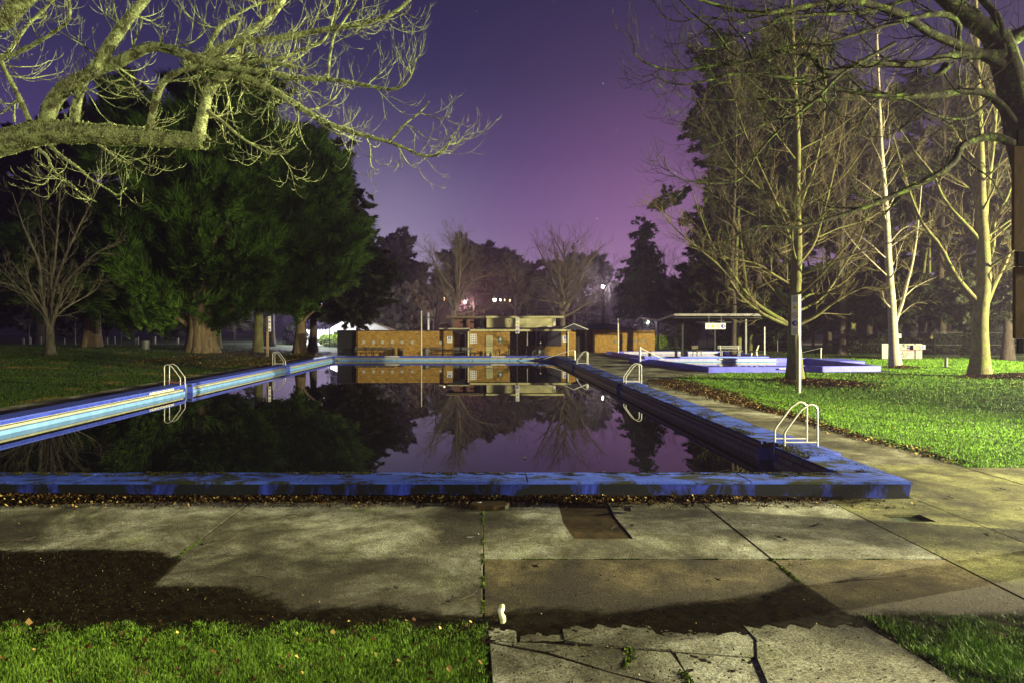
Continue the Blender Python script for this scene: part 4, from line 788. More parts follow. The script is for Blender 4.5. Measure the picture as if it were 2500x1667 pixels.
bench((22.2, 61.2, .345), 0, 2.1, 'grey slatted bench on concrete feet under the safety sign', 'galv_dark', 'sign_white'); bench((19.4, 61.3, .345), .9, 1.5, 'dark bench turned sideways under the left of the shelter', 'wood_dark')
e = empty('bench', (24.4, 61.2, .345), 'bench seen end on with pale concrete end frame', 'bench', 'benches round the pools', rz=1.5)
m = MB(); m.plate([(-.3,0),(-.22,0),(-.18,.32),(.12,.36),(.2,0),(.3,0),(.24,.42),(.42,.95),(.34,.97),(.12,.46),(-.3,.42)], -.05, .05); o = m.build('leg', M['cream'], e); o.rotation_euler = (0,0,-1.5); o.location = (0,.1,0)
for k in range(3): m = MB(); m.box(-.9, -.3+k*.2, .43, .9, -.16+k*.2, .46); m.build('seat_slat', M['wood_dark'], e)

# pool trolley before the clubhouse
e = empty('hose_trolley', (bx(1318, 67.5), 67.5, 0), 'dark hose trolley with two wheels parked before the grey shutter', 'trolley')
for s in (-.45, .25):
    m = MB(); pts = [(s+.3*math.cos(a), 0, .32+.3*math.sin(a)) for a in np.linspace(0, 2*math.pi, 17)]; m.tube(pts, .04, 6)
    for k in range(6): a = k*math.pi/3; m.tube([(s, 0, .32), (s+.3*math.cos(a), 0, .32+.3*math.sin(a))], .012, 4)
    m.build('wheel', M['galv_dark'], e)
m = MB(); m.tube([(-.9,0,.5),(-.3,0,.75),(.2,0,.82),(.35,0,.3),(.8,0,.25)], .035, 6); m.tube([(0,0,.3),(.05,0,1.35)], .04, 6); m.tube([(-.3,0,.85),(.5,0,.9)], .035, 6); m.build('frame', M['dark_metal'], e)
m = MB(); m.lathe([(.05,0),(.09,.05),(.05,.12)], (.05,0,1.3), 10); m.build('knob', M['sign_white'], e); m = MB(); m.lathe([(.2,0),(.24,.1),(.2,.3)], (-.1,0,.35), 12); m.build('drum', M['galv_dark'], e)
e = empty('bollard', (bx(1220.5, 68.5), 68.5, 0), 'rusty brown stub post with bent pipe right of the cream door', 'post'); m = MB(); m.tube([(0,0,0),(0,0,.75)], .09, 8); m.build('shaft', M['wood_dark'], e); m = MB(); m.tube([(-.05,0,.6),(-.25,0,.72),(-.6,0,.45)], .03, 6); m.build('pipe', M['dark_metal'], e)
e = empty('bollard', (bx(1242, 68.5), 68.5, 0), 'short brown stub post at the left edge of the clubhouse porch', 'post'); m = MB(); m.tube([(0,0,0),(0,0,.55)], .07, 8); m.build('shaft', M['wood_dark'], e); m = MB(); m.lathe([(.08,.5),(.09,.55),(.05,.58)]); m.build('cap', M['wood_dark'], e)
# graffiti hoarding
e = empty('hoarding', (38.1, 62, 0), 'low white hoarding covered in blue graffiti behind the birch', 'hoarding')
for x0, x1, mt in ((-1.9,-1.25,'galv_dark'),(-1.2,-.55,'dull_white'),(-.5,1.05,'dull_white'),(1.15,1.75,'dull_white')): m = MB(); m.box(x0, 0, .05, x1, .08, 1.42); m.build('panel', M[mt], e)
m = MB(); m.box(-.5, -.02, .78, 1.0, -.001, .85); m.build('red_stripe', M['red'], e)
gr = random.Random(5)
for k in range(9):
    cx_, cz = gr.uniform(-.35, .9), gr.uniform(.95, 1.3); m = MB(); m.tube([(cx_+.12*math.cos(a*2.1+k)*gr.uniform(.5,1.2), -.01, cz+.1*math.sin(a*1.7)) for a in range(6)], .018, 4); m.build('graffiti_stroke', M['sign_blue' if k % 4 else 'sign_green'], e)
for pts in ([(-.3,.62),(-.4,.5),(-.15,.48),(-.2,.25),(-.42,.22)], [(0,.68),(-.1,.5),(.1,.42),(.05,.25),(-.1,.2)], [(.15,.6),(.5,.58),(.3,.35),(.15,.12)]): m = MB(); m.tube([(x, -.01, z) for x, z in pts], .02, 4); m.build('graffiti_stroke', M['ink'], e)
icon_sign('safety_sign', (39.4, 61.7, 1.12), 0, 1.1, .42, 'yrb', 'small dim icon sign at the right end of the graffiti hoarding', 'galv_dark', vertical=False)
m = MB(); e = empty('post', (37.35, 61.6, 0), 'rusty steel post in front of the graffiti hoarding', 'post'); m.tube([(0,0,0),(0,0,3.9)], [.06,.03], 6); m.build('shaft', M['wood_dark'], e); m = MB(); m.box(-.12,-.03,1.9,.35,0,2.3); m.build('small_plate', M['galv_dark'], e)
# foreground bits
e = empty('plastic_bottle', (*gp(1227, 1523), .01), 'cloudy crushed plastic bottle leaning upright on the kerb of the cracked path', 'bottle', rz=.3)
m = MB(); prof_ = [(.018,0),(.026,.006),(.030,.02),(.033,.045),(.033,.07),(.027,.09),(.029,.105),(.033,.12),(.033,.148),(.029,.168),(.018,.180),(.005,.182)]
m.lathe(prof_, n=18, squash=.8); m.v = [(x+.008*math.sin(z*45)+.002*math.sin(y*300), y, z) for x, y, z in m.v]; o = m.build('body', M['bottle'], e, True); o.rotation_euler = (-.12, -.06, 0)
m = MB(); m.lathe([(.0335,.118),(.0345,.122),(.0345,.146),(.0335,.150)], n=18, squash=.8); m.v = [(x+.008*math.sin(z*45), y, z) for x, y, z in m.v]; o = m.build('label_band', M['sign_white'], e, True); o.rotation_euler = (-.12, -.06, 0)
e = empty('manhole_cover', (.10, 11.07, 0), 'dark octagonal concrete cover lying in the leaf litter at the pool wall', 'cover'); m = MB(); m.prism([(.33*math.cos(a), .21*math.sin(a)) for a in np.linspace(.2, 2*math.pi+.2, 9)[:-1]], .0, .065, .012); m.build('slab', M['patch'], e)
m = MB(); m.prism([(-.2,.02),(-.14,.0),(-.13,.05)], .066, .075); m.build('stone', M['sign_white'], e); m = MB(); m.prism([(.24,-.165),(.3,-.09),(.31,-.095),(.25,-.172)], .005, .06); m.build('broken_edge', M['concrete'], e)
e = empty('drink_can', (*gp(1533, 1248), .04), 'dark dented can lying on its side in the leaf litter', 'can', rz=1.35); m = MB(); m.lathe([(.028,-.06),(.033,-.055),(.033,.055),(.028,.06)], n=14); o = m.build('body', M['wood_dark'], e, True); o.rotation_euler = (math.pi/2, 0, 0)
m = MB(); m.lathe([(.0335,.042),(.034,.044),(.034,.05),(.0335,.052)], n=14); o = m.build('rim', M['steel'], e); o.rotation_euler = (math.pi/2, 0, 0)
e = empty('drain_recess', (6.48, 10.42, -.048), 'shallow rectangular drain recess with a grey cover in the slab at right', 'drain'); m = MB(); m.box(-.28,-.18,0,-.02,.18,.012); m.build('cover', M['galv_dark'], e); m = MB(); m.box(0,-.18,0,.27,.18,.018); m.build('silt', M['soil'], e)
def paper(px, py, s, label):
    x, y_ = gp(px, py); m = MB(); q = random.Random(px); m.add([(s*q.uniform(-1,1), s*.5*q.uniform(-1,1), q.uniform(.0,.02)) for _ in range(7)], [(0,1,2),(1,3,2),(3,4,2),(4,5,6),(0,4,6)]); e = m.build('paper_scrap', M['sign_white'], fix=False); e.location = (x, y_, .006); tag(e, label, 'litter')
paper(1150, 1312, .07, 'torn white paper scrap on the slab left of the mossy joint'); paper(1167, 1305, .025, 'tiny white paper scrap beside the mossy joint')
def twig(px, py, L, rz, label, r=.006):
    x, y_ = gp(px, py); e = empty('twig', (x, y_, .012), label, 'twig', 'twigs lying on the deck slabs', rz=rz); q = random.Random(px*3); m = MB(); pts = [(L*(t-.5), .05*L*math.sin(t*5+px), .01+.05*L*abs(math.sin(t*4))) for t in np.linspace(0,1,7)]; m.tube(pts, [r*(1-.6*t) for t in np.linspace(0,1,7)], 5); m.build('stem', M['bark_dark'], e)
    m = MB(); m.tube([pts[3], (pts[3][0]+L*.2, pts[3][1]+L*.14, pts[3][2]+.02)], r*.6, 4); m.build('side_shoot', M['bark_dark'], e)
for a in ((2140,1418,.75,.05,'long forked dark twig on the dark slab at right',.012),(560,1325,.5,.5,'thin arched twig on the slab left of centre'),(1960,1375,.22,.9,'small forked twig just below the mossy cross joint'),(2430,1300,.25,.8,'small upright twig at the right hand joint'),
          (60,1325,.6,.1,'curled vine stem at the left edge of the deck'),(1155,1462,.35,.4,'straw like twig near the bottom of the mossy joint'),(640,1415,.3,-.3,'short dark twig on the pale slab left'),(730,1262,.4,.05,'dark flat twig near the leaf litter'),(1500,1290,.18,.8,'pale twig at the edge of the dark patch')): twig(*a)
def bigleaf(px, py, s, rz, label, mat='leaf_dead'):
    x, y_ = gp(px, py); m = MB(); n = 9; vs = [(0,0,.01)]; 
    for k in range(n*2): a = 2*math.pi*k/(n*2)+.2; r_ = s*(1 if k % 2 == 0 else .42)*(.7+.3*math.cos(a)); vs.append((r_*math.cos(a), r_*math.sin(a), .012+.35*r_*abs(math.sin(a*2+px))))
    m.add(vs, [(0, k+1, (k+1) % (n*2)+1) for k in range(n*2)]); o = m.build('dead_leaf', M[mat], fix=False); o.location = (x, y_, .004); o.rotation_euler = (.2, .15, rz); tag(o, label, 'leaf', 'large dead leaves on the deck and grass')
for a in ((1748,1417,.07,.1,'dead leaf on the slab right of the mossy joint'),(1302,1385,.09,.5,'crumpled dead leaf under the mossy cross joint'),(965,1438,.06,1.5,'upright curled leaf casting a shadow on the pale slab'),(1183,1570,.12,.8,'large brown star shaped leaf at the corner of grass and path'),
          (1896,1312,.09,.3,'leftmost of the leaf cluster on the right slab'),(1915,1320,.07,1.1,'dark leaf in the middle of the right slab cluster'),(2003,1282,.08,2.0,'dead leaf on the middle right slab'),(2318,1216,.10,.2,'dead leaf beside the pool corner on the path'),(2448,1196,.10,1.2,'dead leaf on the path at the right frame edge'),
          (1540,1285,.06,.2,'small dead leaf right of the dark patch'),(165,1430,.06,.4,'yellow leaf on the dark soil at lower left'),(330,1612,.06,.4,'dead leaf in the lower left grass'),(470,1616,.05,.4,'dark dead leaf deep in the lower left grass'),(1170,1650,.06,1.,'pale leaf in the grass corner at bottom centre'),(985,1608,.05,1.,'orange leaf in the grass left of the path')): bigleaf(*a)

# board at the right edge of the view: brown panels clamped between dark brackets
e = empty('notice_board', (4.30, 5.0, 0), 'tall unlit brown notice panel with black brackets at the right frame edge', 'notice board')
Yb = 5.0
def zb_(py): return EYE-(py-CY)/F*Yb
xl = (2477-CX)/F*Yb-4.30
for a, b2, x in ((357, 610, xl), (612, 650, xl+.02), (652, 826, xl+.008)): m = MB(); m.box(x, 0, zb_(b2), .62, .03, zb_(a)); m.build('panel', M['board'], e)
for a, b2 in ((320, 356), (616, 647), (828, 862)): m = MB(); m.box(xl+.012, -.02, zb_(b2), xl+.052, -.001, zb_(a)); m.box(xl+.085, -.02, zb_(b2), .6, -.001, zb_(a)) if a > 600 else None; m.build('bracket', M['black'], e)
for x in (.16, .58): m = MB(); m.tube([(x, .06, 0), (x, .06, zb_(320))], .025, 8); m.build('post', M['dark_metal'], e)

# ---------------------------------------------------------------- fences
def fence(pts, h, step, label, wire=True, mat='galv_dark', zf=gz, name='mesh_fence', r=.04):
    e = empty(name, (pts[0][0], pts[0][1], 0), label, 'fence'); ox, oy = pts[0]
    tot = []
    for a, b_ in zip(pts[:-1], pts[1:]):
        n = max(1, int(math.dist(a, b_)/step))
        for k in range(n+1): tot.append((a[0]+(b_[0]-a[0])*k/n, a[1]+(b_[1]-a[1])*k/n))
    for x, y_ in tot:
        z = float(zf(x, y_)); m = MB(); m.tube([(x-ox, y_-oy, z-.1), (x-ox, y_-oy, z+h)], r, 6); m.build('post', M[mat], e)
    if wire:
        m = MB()
        for a, b_ in zip(tot[:-1], tot[1:]):
            za, zb = float(zf(*a)), float(zf(*b_))
            for hh in (.15, h*.5, h-.03): m.tube([(a[0]-ox, a[1]-oy, za+hh), (b_[0]-ox, b_[1]-oy, zb+hh)], .018 if hh > 1 else .012, 4)
        m.build('rail', M[mat], e)
        V = []; Fc = []
        for a, b_ in zip(tot[:-1], tot[1:]):
            L_ = math.dist(a, b_); za = float(zf(*a)); n = int(L_/.22)
            for k in range(-int(h/.22), n):
                for sgn in (1, -1):
                    t0, t1 = k*.22, k*.22+h; z0, z1 = (.15, h) if sgn > 0 else (h, .15)
                    c0, c1 = max(t0, 0), min(t1, L_)
                    if c1 <= c0: continue
                    f0, f1 = (c0-t0)/h, (c1-t0)/h; p = []
                    for c, f in ((c0, f0), (c1, f1)): p.append((a[0]+(b_[0]-a[0])*c/L_-ox, a[1]+(b_[1]-a[1])*c/L_-oy, za+z0+(z1-z0)*f))
                    i = len(V); V += [p[0], (p[0][0], p[0][1], p[0][2]+.005), (p[1][0], p[1][1], p[1][2]+.005), p[1]]; Fc.append((i, i+1, i+2, i+3))
        o = npmesh('wire_mesh', V, Fc, M['dark_metal'], e); o['kind'] = 'stuff'
    return e
fence([(31.5,82),(44,66.5),(56,64.5)], 2.4, 3.6, 'tall chain link fence behind the right lawn under dark trees'); fence([(-64,80),(-37,80),(-22,82)], 2.6, 5.2, 'tall chain link fence behind the left lawn')
for k, px in enumerate((57, 74, 99, 156, 261, 279, 329, 336, 378, 434)):
    Y_ = 84; x = (px-CX)/F*Y_; e = empty('bollard', (x, Y_, .8), 'short pale timber road bollard beyond the left lawn, %s' % ('first','second','third','fourth','fifth','sixth','seventh','eighth','ninth','tenth')[k]+' from the left', 'bollard', 'pale bollards along the road beyond the left fence')
    m = MB(); m.box(-.10,-.10,-.1,.10,.10,.72+.1*(k%3)); m.build('shaft', M['galv_dark'], e); m = MB(); m.box(-.14,-.14,.821+.1*(k%3)-.1,.14,.14,.86+.1*(k%3)-.1); m.build('cap', M['galv_dark'], e)
# lit picket fence and hedge beyond the left end of the clubhouse
e = empty('picket_fence', (-22, 100, 0), 'brightly lit white picket fence beyond the left end of the clubhouse', 'fence')
k = 0
for x in np.arange(-5.5, 6.3, .42): m = MB(); m.plate([(x-.15,0),(x+.15,0),(x+.15,2.35),(x,2.6),(x-.15,2.35)], 0, .05); m.build('picket', M['sign_white'], e)
m = MB(); m.box(-5.6,.06,.5,6.4,.12,.6); m.box(-5.6,.06,1.9,6.4,.12,2.0); m.build('rail', M['sign_white'], e)
def bush(name, label, c, r, n, mat, cat='hedge', size=.25, group=None):
    e = empty(name, (c[0], c[1], c[2]-r[2]), label, cat, group); d = rng.normal(0, 1, (n, 3)); d /= np.linalg.norm(d, axis=1)[:,None]; rr = 1-.45*rng.uniform(0,1,n)**2
    P_ = d*np.array(r)*rr[:,None]*(1+.15*wob(d[:,0]*4, d[:,2]*4, 1.3, c[0]))[:,None]+np.array([0,0,r[2]]); P_ = P_[P_[:,2] > .02]
    o = leaves('foliage', P_, size, mat, rng, 1.0); o.parent = e
    m = MB(); m.tube([(0,0,0),(0,0,r[2])], [.08,.03], 6); m.tube([(.1,0,0),(.3*r[0],0,r[2]*.9)], [.05,.02], 5); m.build('stem', M['bark_dark'], e); return e
bush('hedge', 'bright green hedge lit in front of the white picket fence', (-20.2, 97.5, .9), (3.6, .9, 1.0), 9000, 'hedge')
bush('hedge', 'dark scrub bush left of the lit picket fence', (-26.3, 95.5, 1.6), (1.8, 1.0, 1.7), 3500, 'dark_leaf')
e = empty('concrete_drive', (0,0,0), kind='structure'); m = MB(); m.box(-27, 92, -.05, -15, 96.5, 0.01); m.build('slab', M['concrete_path'], e)
# pale marquee roof behind the clubhouse
e = empty('marquee', (-18.5, 97, 0), 'pale grey hipped tent roof showing above the left brick wall', 'marquee'); m = MB(); m.add([(-3.6,0,2.5),(5.2,0,2.45),(5.2,8,2.45),(-3.6,8,2.5),(-1.5,3.5,4.1),(.8,3.5,4.1)], [(0,1,5,4),(1,2,5),(2,3,4,5),(3,0,4)]); m.build('canopy', M['vent'], e)
m = MB(); m.box(-3.6,0,2.25,5.2,.05,2.44); m.build('valance', M['vent'], e)
for x in (-3.5, 5.1): m = MB(); m.tube([(x,.1,0),(x,.1,2.4)], .05, 6); m.build('post', M['white'], e)
# low yellow wall and lit shrubs seen through the shelter
e = empty('low_wall', (21, 92, 0), 'brightly lit low pale wall seen below the shelter roof', 'wall'); m = MB(); m.box(-2.0,0,0,5.0,.3,.55); m.build('wall', M['cream'], e); m = MB(); m.box(-2.1,-.05,.551,5.1,.35,.62); m.build('capping', M['cream'], e)
bush('shrub', 'yellow lit round shrub beside the low pale wall', (23.5, 90.5, .8), (1.8, 1.2, .9), 3500, 'hedge', 'shrub')
bush('shrub', 'tall yellow leaved shrub between the shelter posts', (27.5, 92, 2.0), (1.5, 1.2, 2.2), 4500, 'hedge', 'shrub', .3)
bush('shrub', 'dark rounded shrub at the right end of the shelter', (30.5, 84, 1.3), (1.7, 1.3, 1.4), 4500, 'dark_leaf', 'shrub', .25)
for k, (x, y_, z, rx, rz_) in enumerate(((42,73,.9,5,1.1),(52,71,1.1,6,1.4),(63,74,1.4,6,1.8),(35,86,.9,4,1.1))): bush('undergrowth', 'dark undergrowth behind the right fence, patch %s' % ('left of the hoarding','right of the hoarding','at the far right','behind the wading pool')[k], (x,y_,z), (rx,1.5,rz_), 6000, 'dark_leaf', 'undergrowth', .28)
# ================================================================== TREES
def tubes(name, paths, sides, mat, parent, kind=None, smooth=True):
    """paths: list of (pts (n,3) array, radii (n,)) -> one mesh"""
    if not paths: return None
    groups = {}
    for p, r in paths: groups.setdefault(len(p), []).append((p, r))
    Vs = []; Fs = []; off = 0; S = sides; ang = np.arange(S)*2*np.pi/S
    for n, lst in groups.items():
        Pn = np.array([p for p, r in lst], float); Rn = np.array([r for p, r in lst], float); m = len(lst)
        T = np.empty_like(Pn); T[:,1:-1] = Pn[:,2:]-Pn[:,:-2]; T[:,0] = Pn[:,1]-Pn[:,0]; T[:,-1] = Pn[:,-1]-Pn[:,-2]; T /= np.linalg.norm(T, axis=2, keepdims=True)+1e-9
        avg = T.mean(1); ref = np.where(np.abs(avg[:,2:3]) > .75*np.linalg.norm(avg, axis=1, keepdims=True), np.array([[1.,.13,0]]), np.array([[0.05,.1,1.]]))[:,None,:]
        U = ref-T*(T*ref).sum(2, keepdims=True); U /= np.linalg.norm(U, axis=2, keepdims=True)+1e-9; Wv = np.cross(T, U)
        V = Pn[:,:,None,:]+(U[:,:,None,:]*np.cos(ang)[None,None,:,None]+Wv[:,:,None,:]*np.sin(ang)[None,None,:,None])*Rn[:,:,None,None]
        Vs.append(V.reshape(-1, 3)); base = off+np.arange(m)[:,None,None]*n*S; i = np.arange(n-1)[None,:,None]*S; k = np.arange(S)[None,None,:]; k2 = (k+1)%S
        Fs.append(np.stack([base+i+k, base+i+k2, base+i+S+k2, base+i+S+k], -1).reshape(-1, 4)); off += m*n*S
    o = npmesh(name, np.concatenate(Vs), np.concatenate(Fs), mat, parent, smooth)
    if kind: o['kind'] = kind
    return o
def resample(pts, n):
    pts = np.asarray(pts, float)
    if len(pts) > 2:     # Catmull-Rom
        q = np.vstack([2*pts[0]-pts[1], pts, 2*pts[-1]-pts[-2]]); out = []
        for i in range(1, len(q)-2):
            for t in np.linspace(0, 1, 5)[:-1]: out.append(.5*((2*q[i])+(-q[i-1]+q[i+1])*t+(2*q[i-1]-5*q[i]+4*q[i+1]-q[i+2])*t*t+(-q[i-1]+3*q[i]-3*q[i+1]+q[i+2])*t**3))
        out.append(q[-2]); pts = np.array(out)
    s = np.concatenate([[0], np.cumsum(np.linalg.norm(np.diff(pts, axis=0), axis=1))]); u = np.linspace(0, s[-1], n)
    return np.stack([np.interp(u, s, pts[:,k]) for k in range(3)], -1)
def grow(rg, start, d, L, r0, n=7, up=.25, wobble=.12, r1=.15, sag=0.0):
    d = d/np.linalg.norm(d); p = np.array(start, float); pts = [p.copy()]; st = L/(n-1); w_ = rg.normal(0, wobble, 3)
    for i in range(n-1):
        w_ = .5*w_+rg.normal(0, wobble, 3); d = d+w_; d[2] += up*(.25+1.75*i/(n-1))-sag*(1-i/(n-1)); d /= np.linalg.norm(d); p = p+d*st; pts.append(p.copy())
    return np.array(pts), r0*(1-(1-r1)*np.linspace(0, 1, n))
def sprout(rg, parent, spec, lvl, out):
    """spec: list of dicts per level: n, len, ang, up, wob, t0, rmul, pts"""
    if lvl >= len(spec): return
    s = spec[lvl]; P_, Rr = parent; n = len(P_); L0 = np.linalg.norm(np.diff(P_, axis=0), axis=1).sum(); cnt = s['n'] if s['n'] >= 1 else 0
    if s.get('per_m'): cnt = max(1, int(s['per_m']*L0*(1-s.get('t0', .15))))
    side = rg.integers(0, 2)
    for k in range(cnt):
        t = s.get('t0', .15)+(1-s.get('t0', .15))*(k+rg.uniform(.1, .9))/cnt; f = t*(n-1); i = min(int(f), n-2); a = f-i; p = P_[i]*(1-a)+P_[i+1]*a; r = Rr[i]*(1-a)+Rr[i+1]*a
        T = P_[i+1]-P_[i]; T = T/(np.linalg.norm(T)+1e-9); v = rg.normal(0, 1, 3); v[2] = v[2]*s.get('vz', 1)+s.get('bias', .25); v -= T*v.dot(T); v /= np.linalg.norm(v)+1e-9
        a_ = math.radians(s['ang']*rg.uniform(.7, 1.25)); d = T*math.cos(a_)+v*math.sin(a_); L = s['len']*rg.uniform(.55, 1.2)*(1-s.get('fall', .45)*t)
        if s.get('rel'): L *= L0
        r_ = min(r*s.get('rmul', .6), s.get('rmax', 9)); r_ = max(r_, s.get('rmin', .002)); b = grow(rg, p, d, L, r_, s.get('pts', 6), s['up'], s['wob'], s.get('r1', .3), s.get('sag', 0)); out[lvl].append(b); sprout(rg, b, spec, lvl+1, out)
def lp(l, Y, n=None, r=(.03,.01), jit=0.0, rg=None):
    """polyline given by its picture points at a distance"""
    Ys = np.linspace(Y[0], Y[1], len(l)) if isinstance(Y, tuple) else [Y]*len(l); pts = [tuple(at(a, b_, y_)) for (a, b_), y_ in zip(l, Ys)]
    n = n or max(8, len(l)*3); p = resample(pts, n); return p, np.linspace(r[0], r[1], n)
def lumpy(pr, amt, rg):
    p, r = pr; return p, r*(1+amt*rg.normal(0, 1, len(r)))

# ---- left overhanging tree, its trunk just outside the frame
rg = np.random.default_rng(21)
lt = empty('lichen_tree', (-9.4, 7.4, 0), 'bare lichen covered tree whose heavy bough reaches in from the left edge', 'tree')
def put(o, e):
    if o is None: return
    o.parent = e; o.matrix_parent_inverse = Matrix.Translation(-e.location); return o
tr = resample([(-9.6,7.4,-.1),(-9.4,7.4,1.5),(-9.0,7.4,3.2),(-8.4,7.4,5.2),(-7.8,7.5,7.0),(-7.0,7.4,9.5)], 16); put(tubes('trunk', [(tr, np.linspace(.55,.28,16))], 14, M['bark_lichen'], None), lt)
c1 = lambda l: [(x/3.136, y/3.136) for x, y in l]
c2 = lambda l: [(500+x/3.1355, y/3.1355) for x, y in l]
main = lp([(-560,420),(-300,395),(-100,372),(0,352),(96,326),(191,325),(287,332),(383,338),(470,346),(503,349)], (7.4,7.0), 44, (.20,.072)); main = (main[0], main[1]*(1+.07*rg.normal(0,1,44))); main[1][-1] = .05
limbs = [
 lp(c1([(350,1000),(370,870),(420,760),(520,660),(680,570),(740,520),(860,320),(980,150),(1110,0),(1300,-260)]), (7.2,6.8), 34, (.085,.035)),
 lp(c1([(700,545),(860,500),(1000,430),(1170,360),(1350,400),(1600,480),(1756,510),(2000,560)]), (7.1,6.6), 30, (.060,.026)),
 lp(c1([(560,1020),(590,780),(650,600)]), 7.1, 12, (.052,.040)),
 lp(c1([(1140,1010),(1180,820),(1230,660),(1330,570),(1500,515),(1756,500)])+c2([(420,470),(700,520)]), (7.05,6.6), 24, (.040,.014)),
 lp(c1([(1520,1070),(1560,850),(1600,700),(1690,580)])+c2([(180,500)]), (7.0,6.8), 16, (.064,.045)),
 lp(c2([(10,720),(60,640),(170,590),(220,560),(440,650),(600,740),(800,870),(1000,970),(1200,1035),(1410,1090),(1560,1150),(1660,1195),(1780,1190),(1850,1130),(1900,1040)]), (6.9,6.2), 52, (.042,.006)),
 lp(c2([(200,570),(300,640),(430,690),(600,745),(700,790),(900,960),(1030,1040)]), (7.0,6.5), 22, (.026,.008)),
 lp(c2([(-160,470),(100,430),(230,440),(300,300),(400,210),(480,150),(560,60),(640,-60)]), (6.9,7.2), 26, (.050,.030)),
 lp(c2([(60,400),(250,320),(450,310),(650,280),(850,240),(1000,220),(1180,190),(1300,160),(1450,100),(1560,10),(1640,-80)]), (7.0,6.5), 40, (.040,.014)),
 lp(c2([(200,500),(500,560),(700,600),(950,610),(1150,640),(1300,670),(1450,685),(1560,620),(1620,450)]), (6.8,6.3), 36, (.032,.006)),
 lp(c2([(20,850),(130,930),(270,1050),(400,1130),(500,1180),(600,1180),(690,1130),(708,1100)]), (6.9,6.6), 26, (.018,.004)),
 lp(c1([(390,1130),(500,1220),(600,1290),(700,1380),(820,1450),(900,1500),(970,1440)]), (7.0,6.7), 22, (.018,.004)),
 lp(c1([(300,1150),(360,1200),(420,1320),(540,1410),(640,1500),(740,1550)]), (7.0,6.8), 20, (.016,.004)),
 lp(c1([(750,1110),(850,1180),(950,1250),(1040,1230)]), (7.0,6.8), 14, (.012,.004)),
 lp(c1([(-900,500),(-400,250),(0,180),(100,90),(220,-20),(400,-200)]), (7.4,7.2), 24, (.12,.07)),
 lp(c1([(0,420),(30,530),(90,640),(160,780),(225,930)]), (7.3,7.2), 16, (.020,.028)),
 lp(c1([(-300,500),(0,450),(250,350),(440,230),(530,150),(530,0),(520,-200)]), (7.3,7.0), 26, (.026,.012)),
 lp(c1([(-200,600),(40,430),(200,210),(390,20),(560,-200)]), (7.6,7.4), 20, (.022,.012)),
 lp(c1([(110,940),(112,800),(140,790)]), 7.3, 8, (.014,.008)),
 lp(c2([(0,480),(350,420),(480,470),(760,380),(920,300),(1000,60),(1020,-60)]), (7.3,7.0), 28, (.022,.010)),
 lp(c2([(260,130),(130,200),(40,340),(10,450)]), (7.1,7.0), 12, (.022,.028)), lp(c2([(620,0),(420,30),(270,100),(190,140),(180,60)]), (7.2,7.0), 14, (.016,.008)),
 lp(c2([(940,600),(960,420),(1000,250),(1060,170),(1130,60),(1180,-60)]), (6.5,6.3), 18, (.014,.008)),
 lp(c2([(1410,1090),(1480,1010),(1540,945),(1650,860),(1720,780)]), (6.3,6.2), 14, (.013,.004)),
]
allp = [main]+[lumpy(l, .06, rg) for l in limbs]
put(tubes('bough', [allp[0]], 14, M['bark_lichen'], None), lt)
for l in allp[1:8]: put(tubes('limb', [l], 9, M['bark_lichen'], None), lt)
for l in allp[8:]: put(tubes('branch', [l], 7, M['bark_lichen'], None), lt)
spec = [dict(n=1, per_m=4.8, len=.72, ang=56, up=.11, wob=.09, t0=.12, rmul=.45, rmax=.012, rmin=.0055, pts=10, bias=-.15, sag=.05, fall=.62),
        dict(n=5, len=.50, ang=44, up=.20, wob=.05, t0=.1, rmul=.6, pts=9, bias=-.20, sag=.06, rmin=.0027),
        dict(n=3, len=.20, ang=42, up=.22, wob=.04, t0=.2, rmul=.8, pts=7, bias=-.1, rmin=.0021)]
out = [[], [], []]
for l in allp[1:]: sprout(rg, l, spec, 0, out)
for l in [main]: sprout(rg, l, [dict(spec[0], per_m=1.0, t0=.25), spec[1], spec[2]], 0, out)
put(tubes('twigs', out[0], 5, M['bark_lichen'], None, 'stuff'), lt); put(tubes('fine_twigs', out[1]+out[2], 4, M['bark_lichen'], None, 'stuff'), lt)
def tufts(paths, n, size, rg):
    wts = np.array([np.linalg.norm(np.diff(p, axis=0), axis=1).sum()*r.mean() for p, r in paths]); cnt = rg.multinomial(n, wts/wts.sum()); P_ = []
    for (p, r), c in zip(paths, cnt):
        t = rg.uniform(0, len(p)-1.001, c); i = t.astype(int); a = (t-i)[:,None]; q = p[i]*(1-a)+p[i+1]*a; T = p[i+1]-p[i]; v = rg.normal(0, 1, (c, 3)); T /= np.linalg.norm(T, axis=1)[:,None]; v -= T*(v*T).sum(1)[:,None]; v /= np.linalg.norm(v, axis=1)[:,None]
        P_.append(q+v*(r[i]*rg.uniform(.92, 1.06, c))[:,None])
    return np.concatenate(P_)
o = leaves('lichen', tufts([main], 26000, .018, rg), .017, 'lichen', rg, 1.0); put(o, lt); o = leaves('lichen', tufts(allp[1:], 42000, .012, rg), .011, 'lichen', rg, 1.0); put(o, lt)

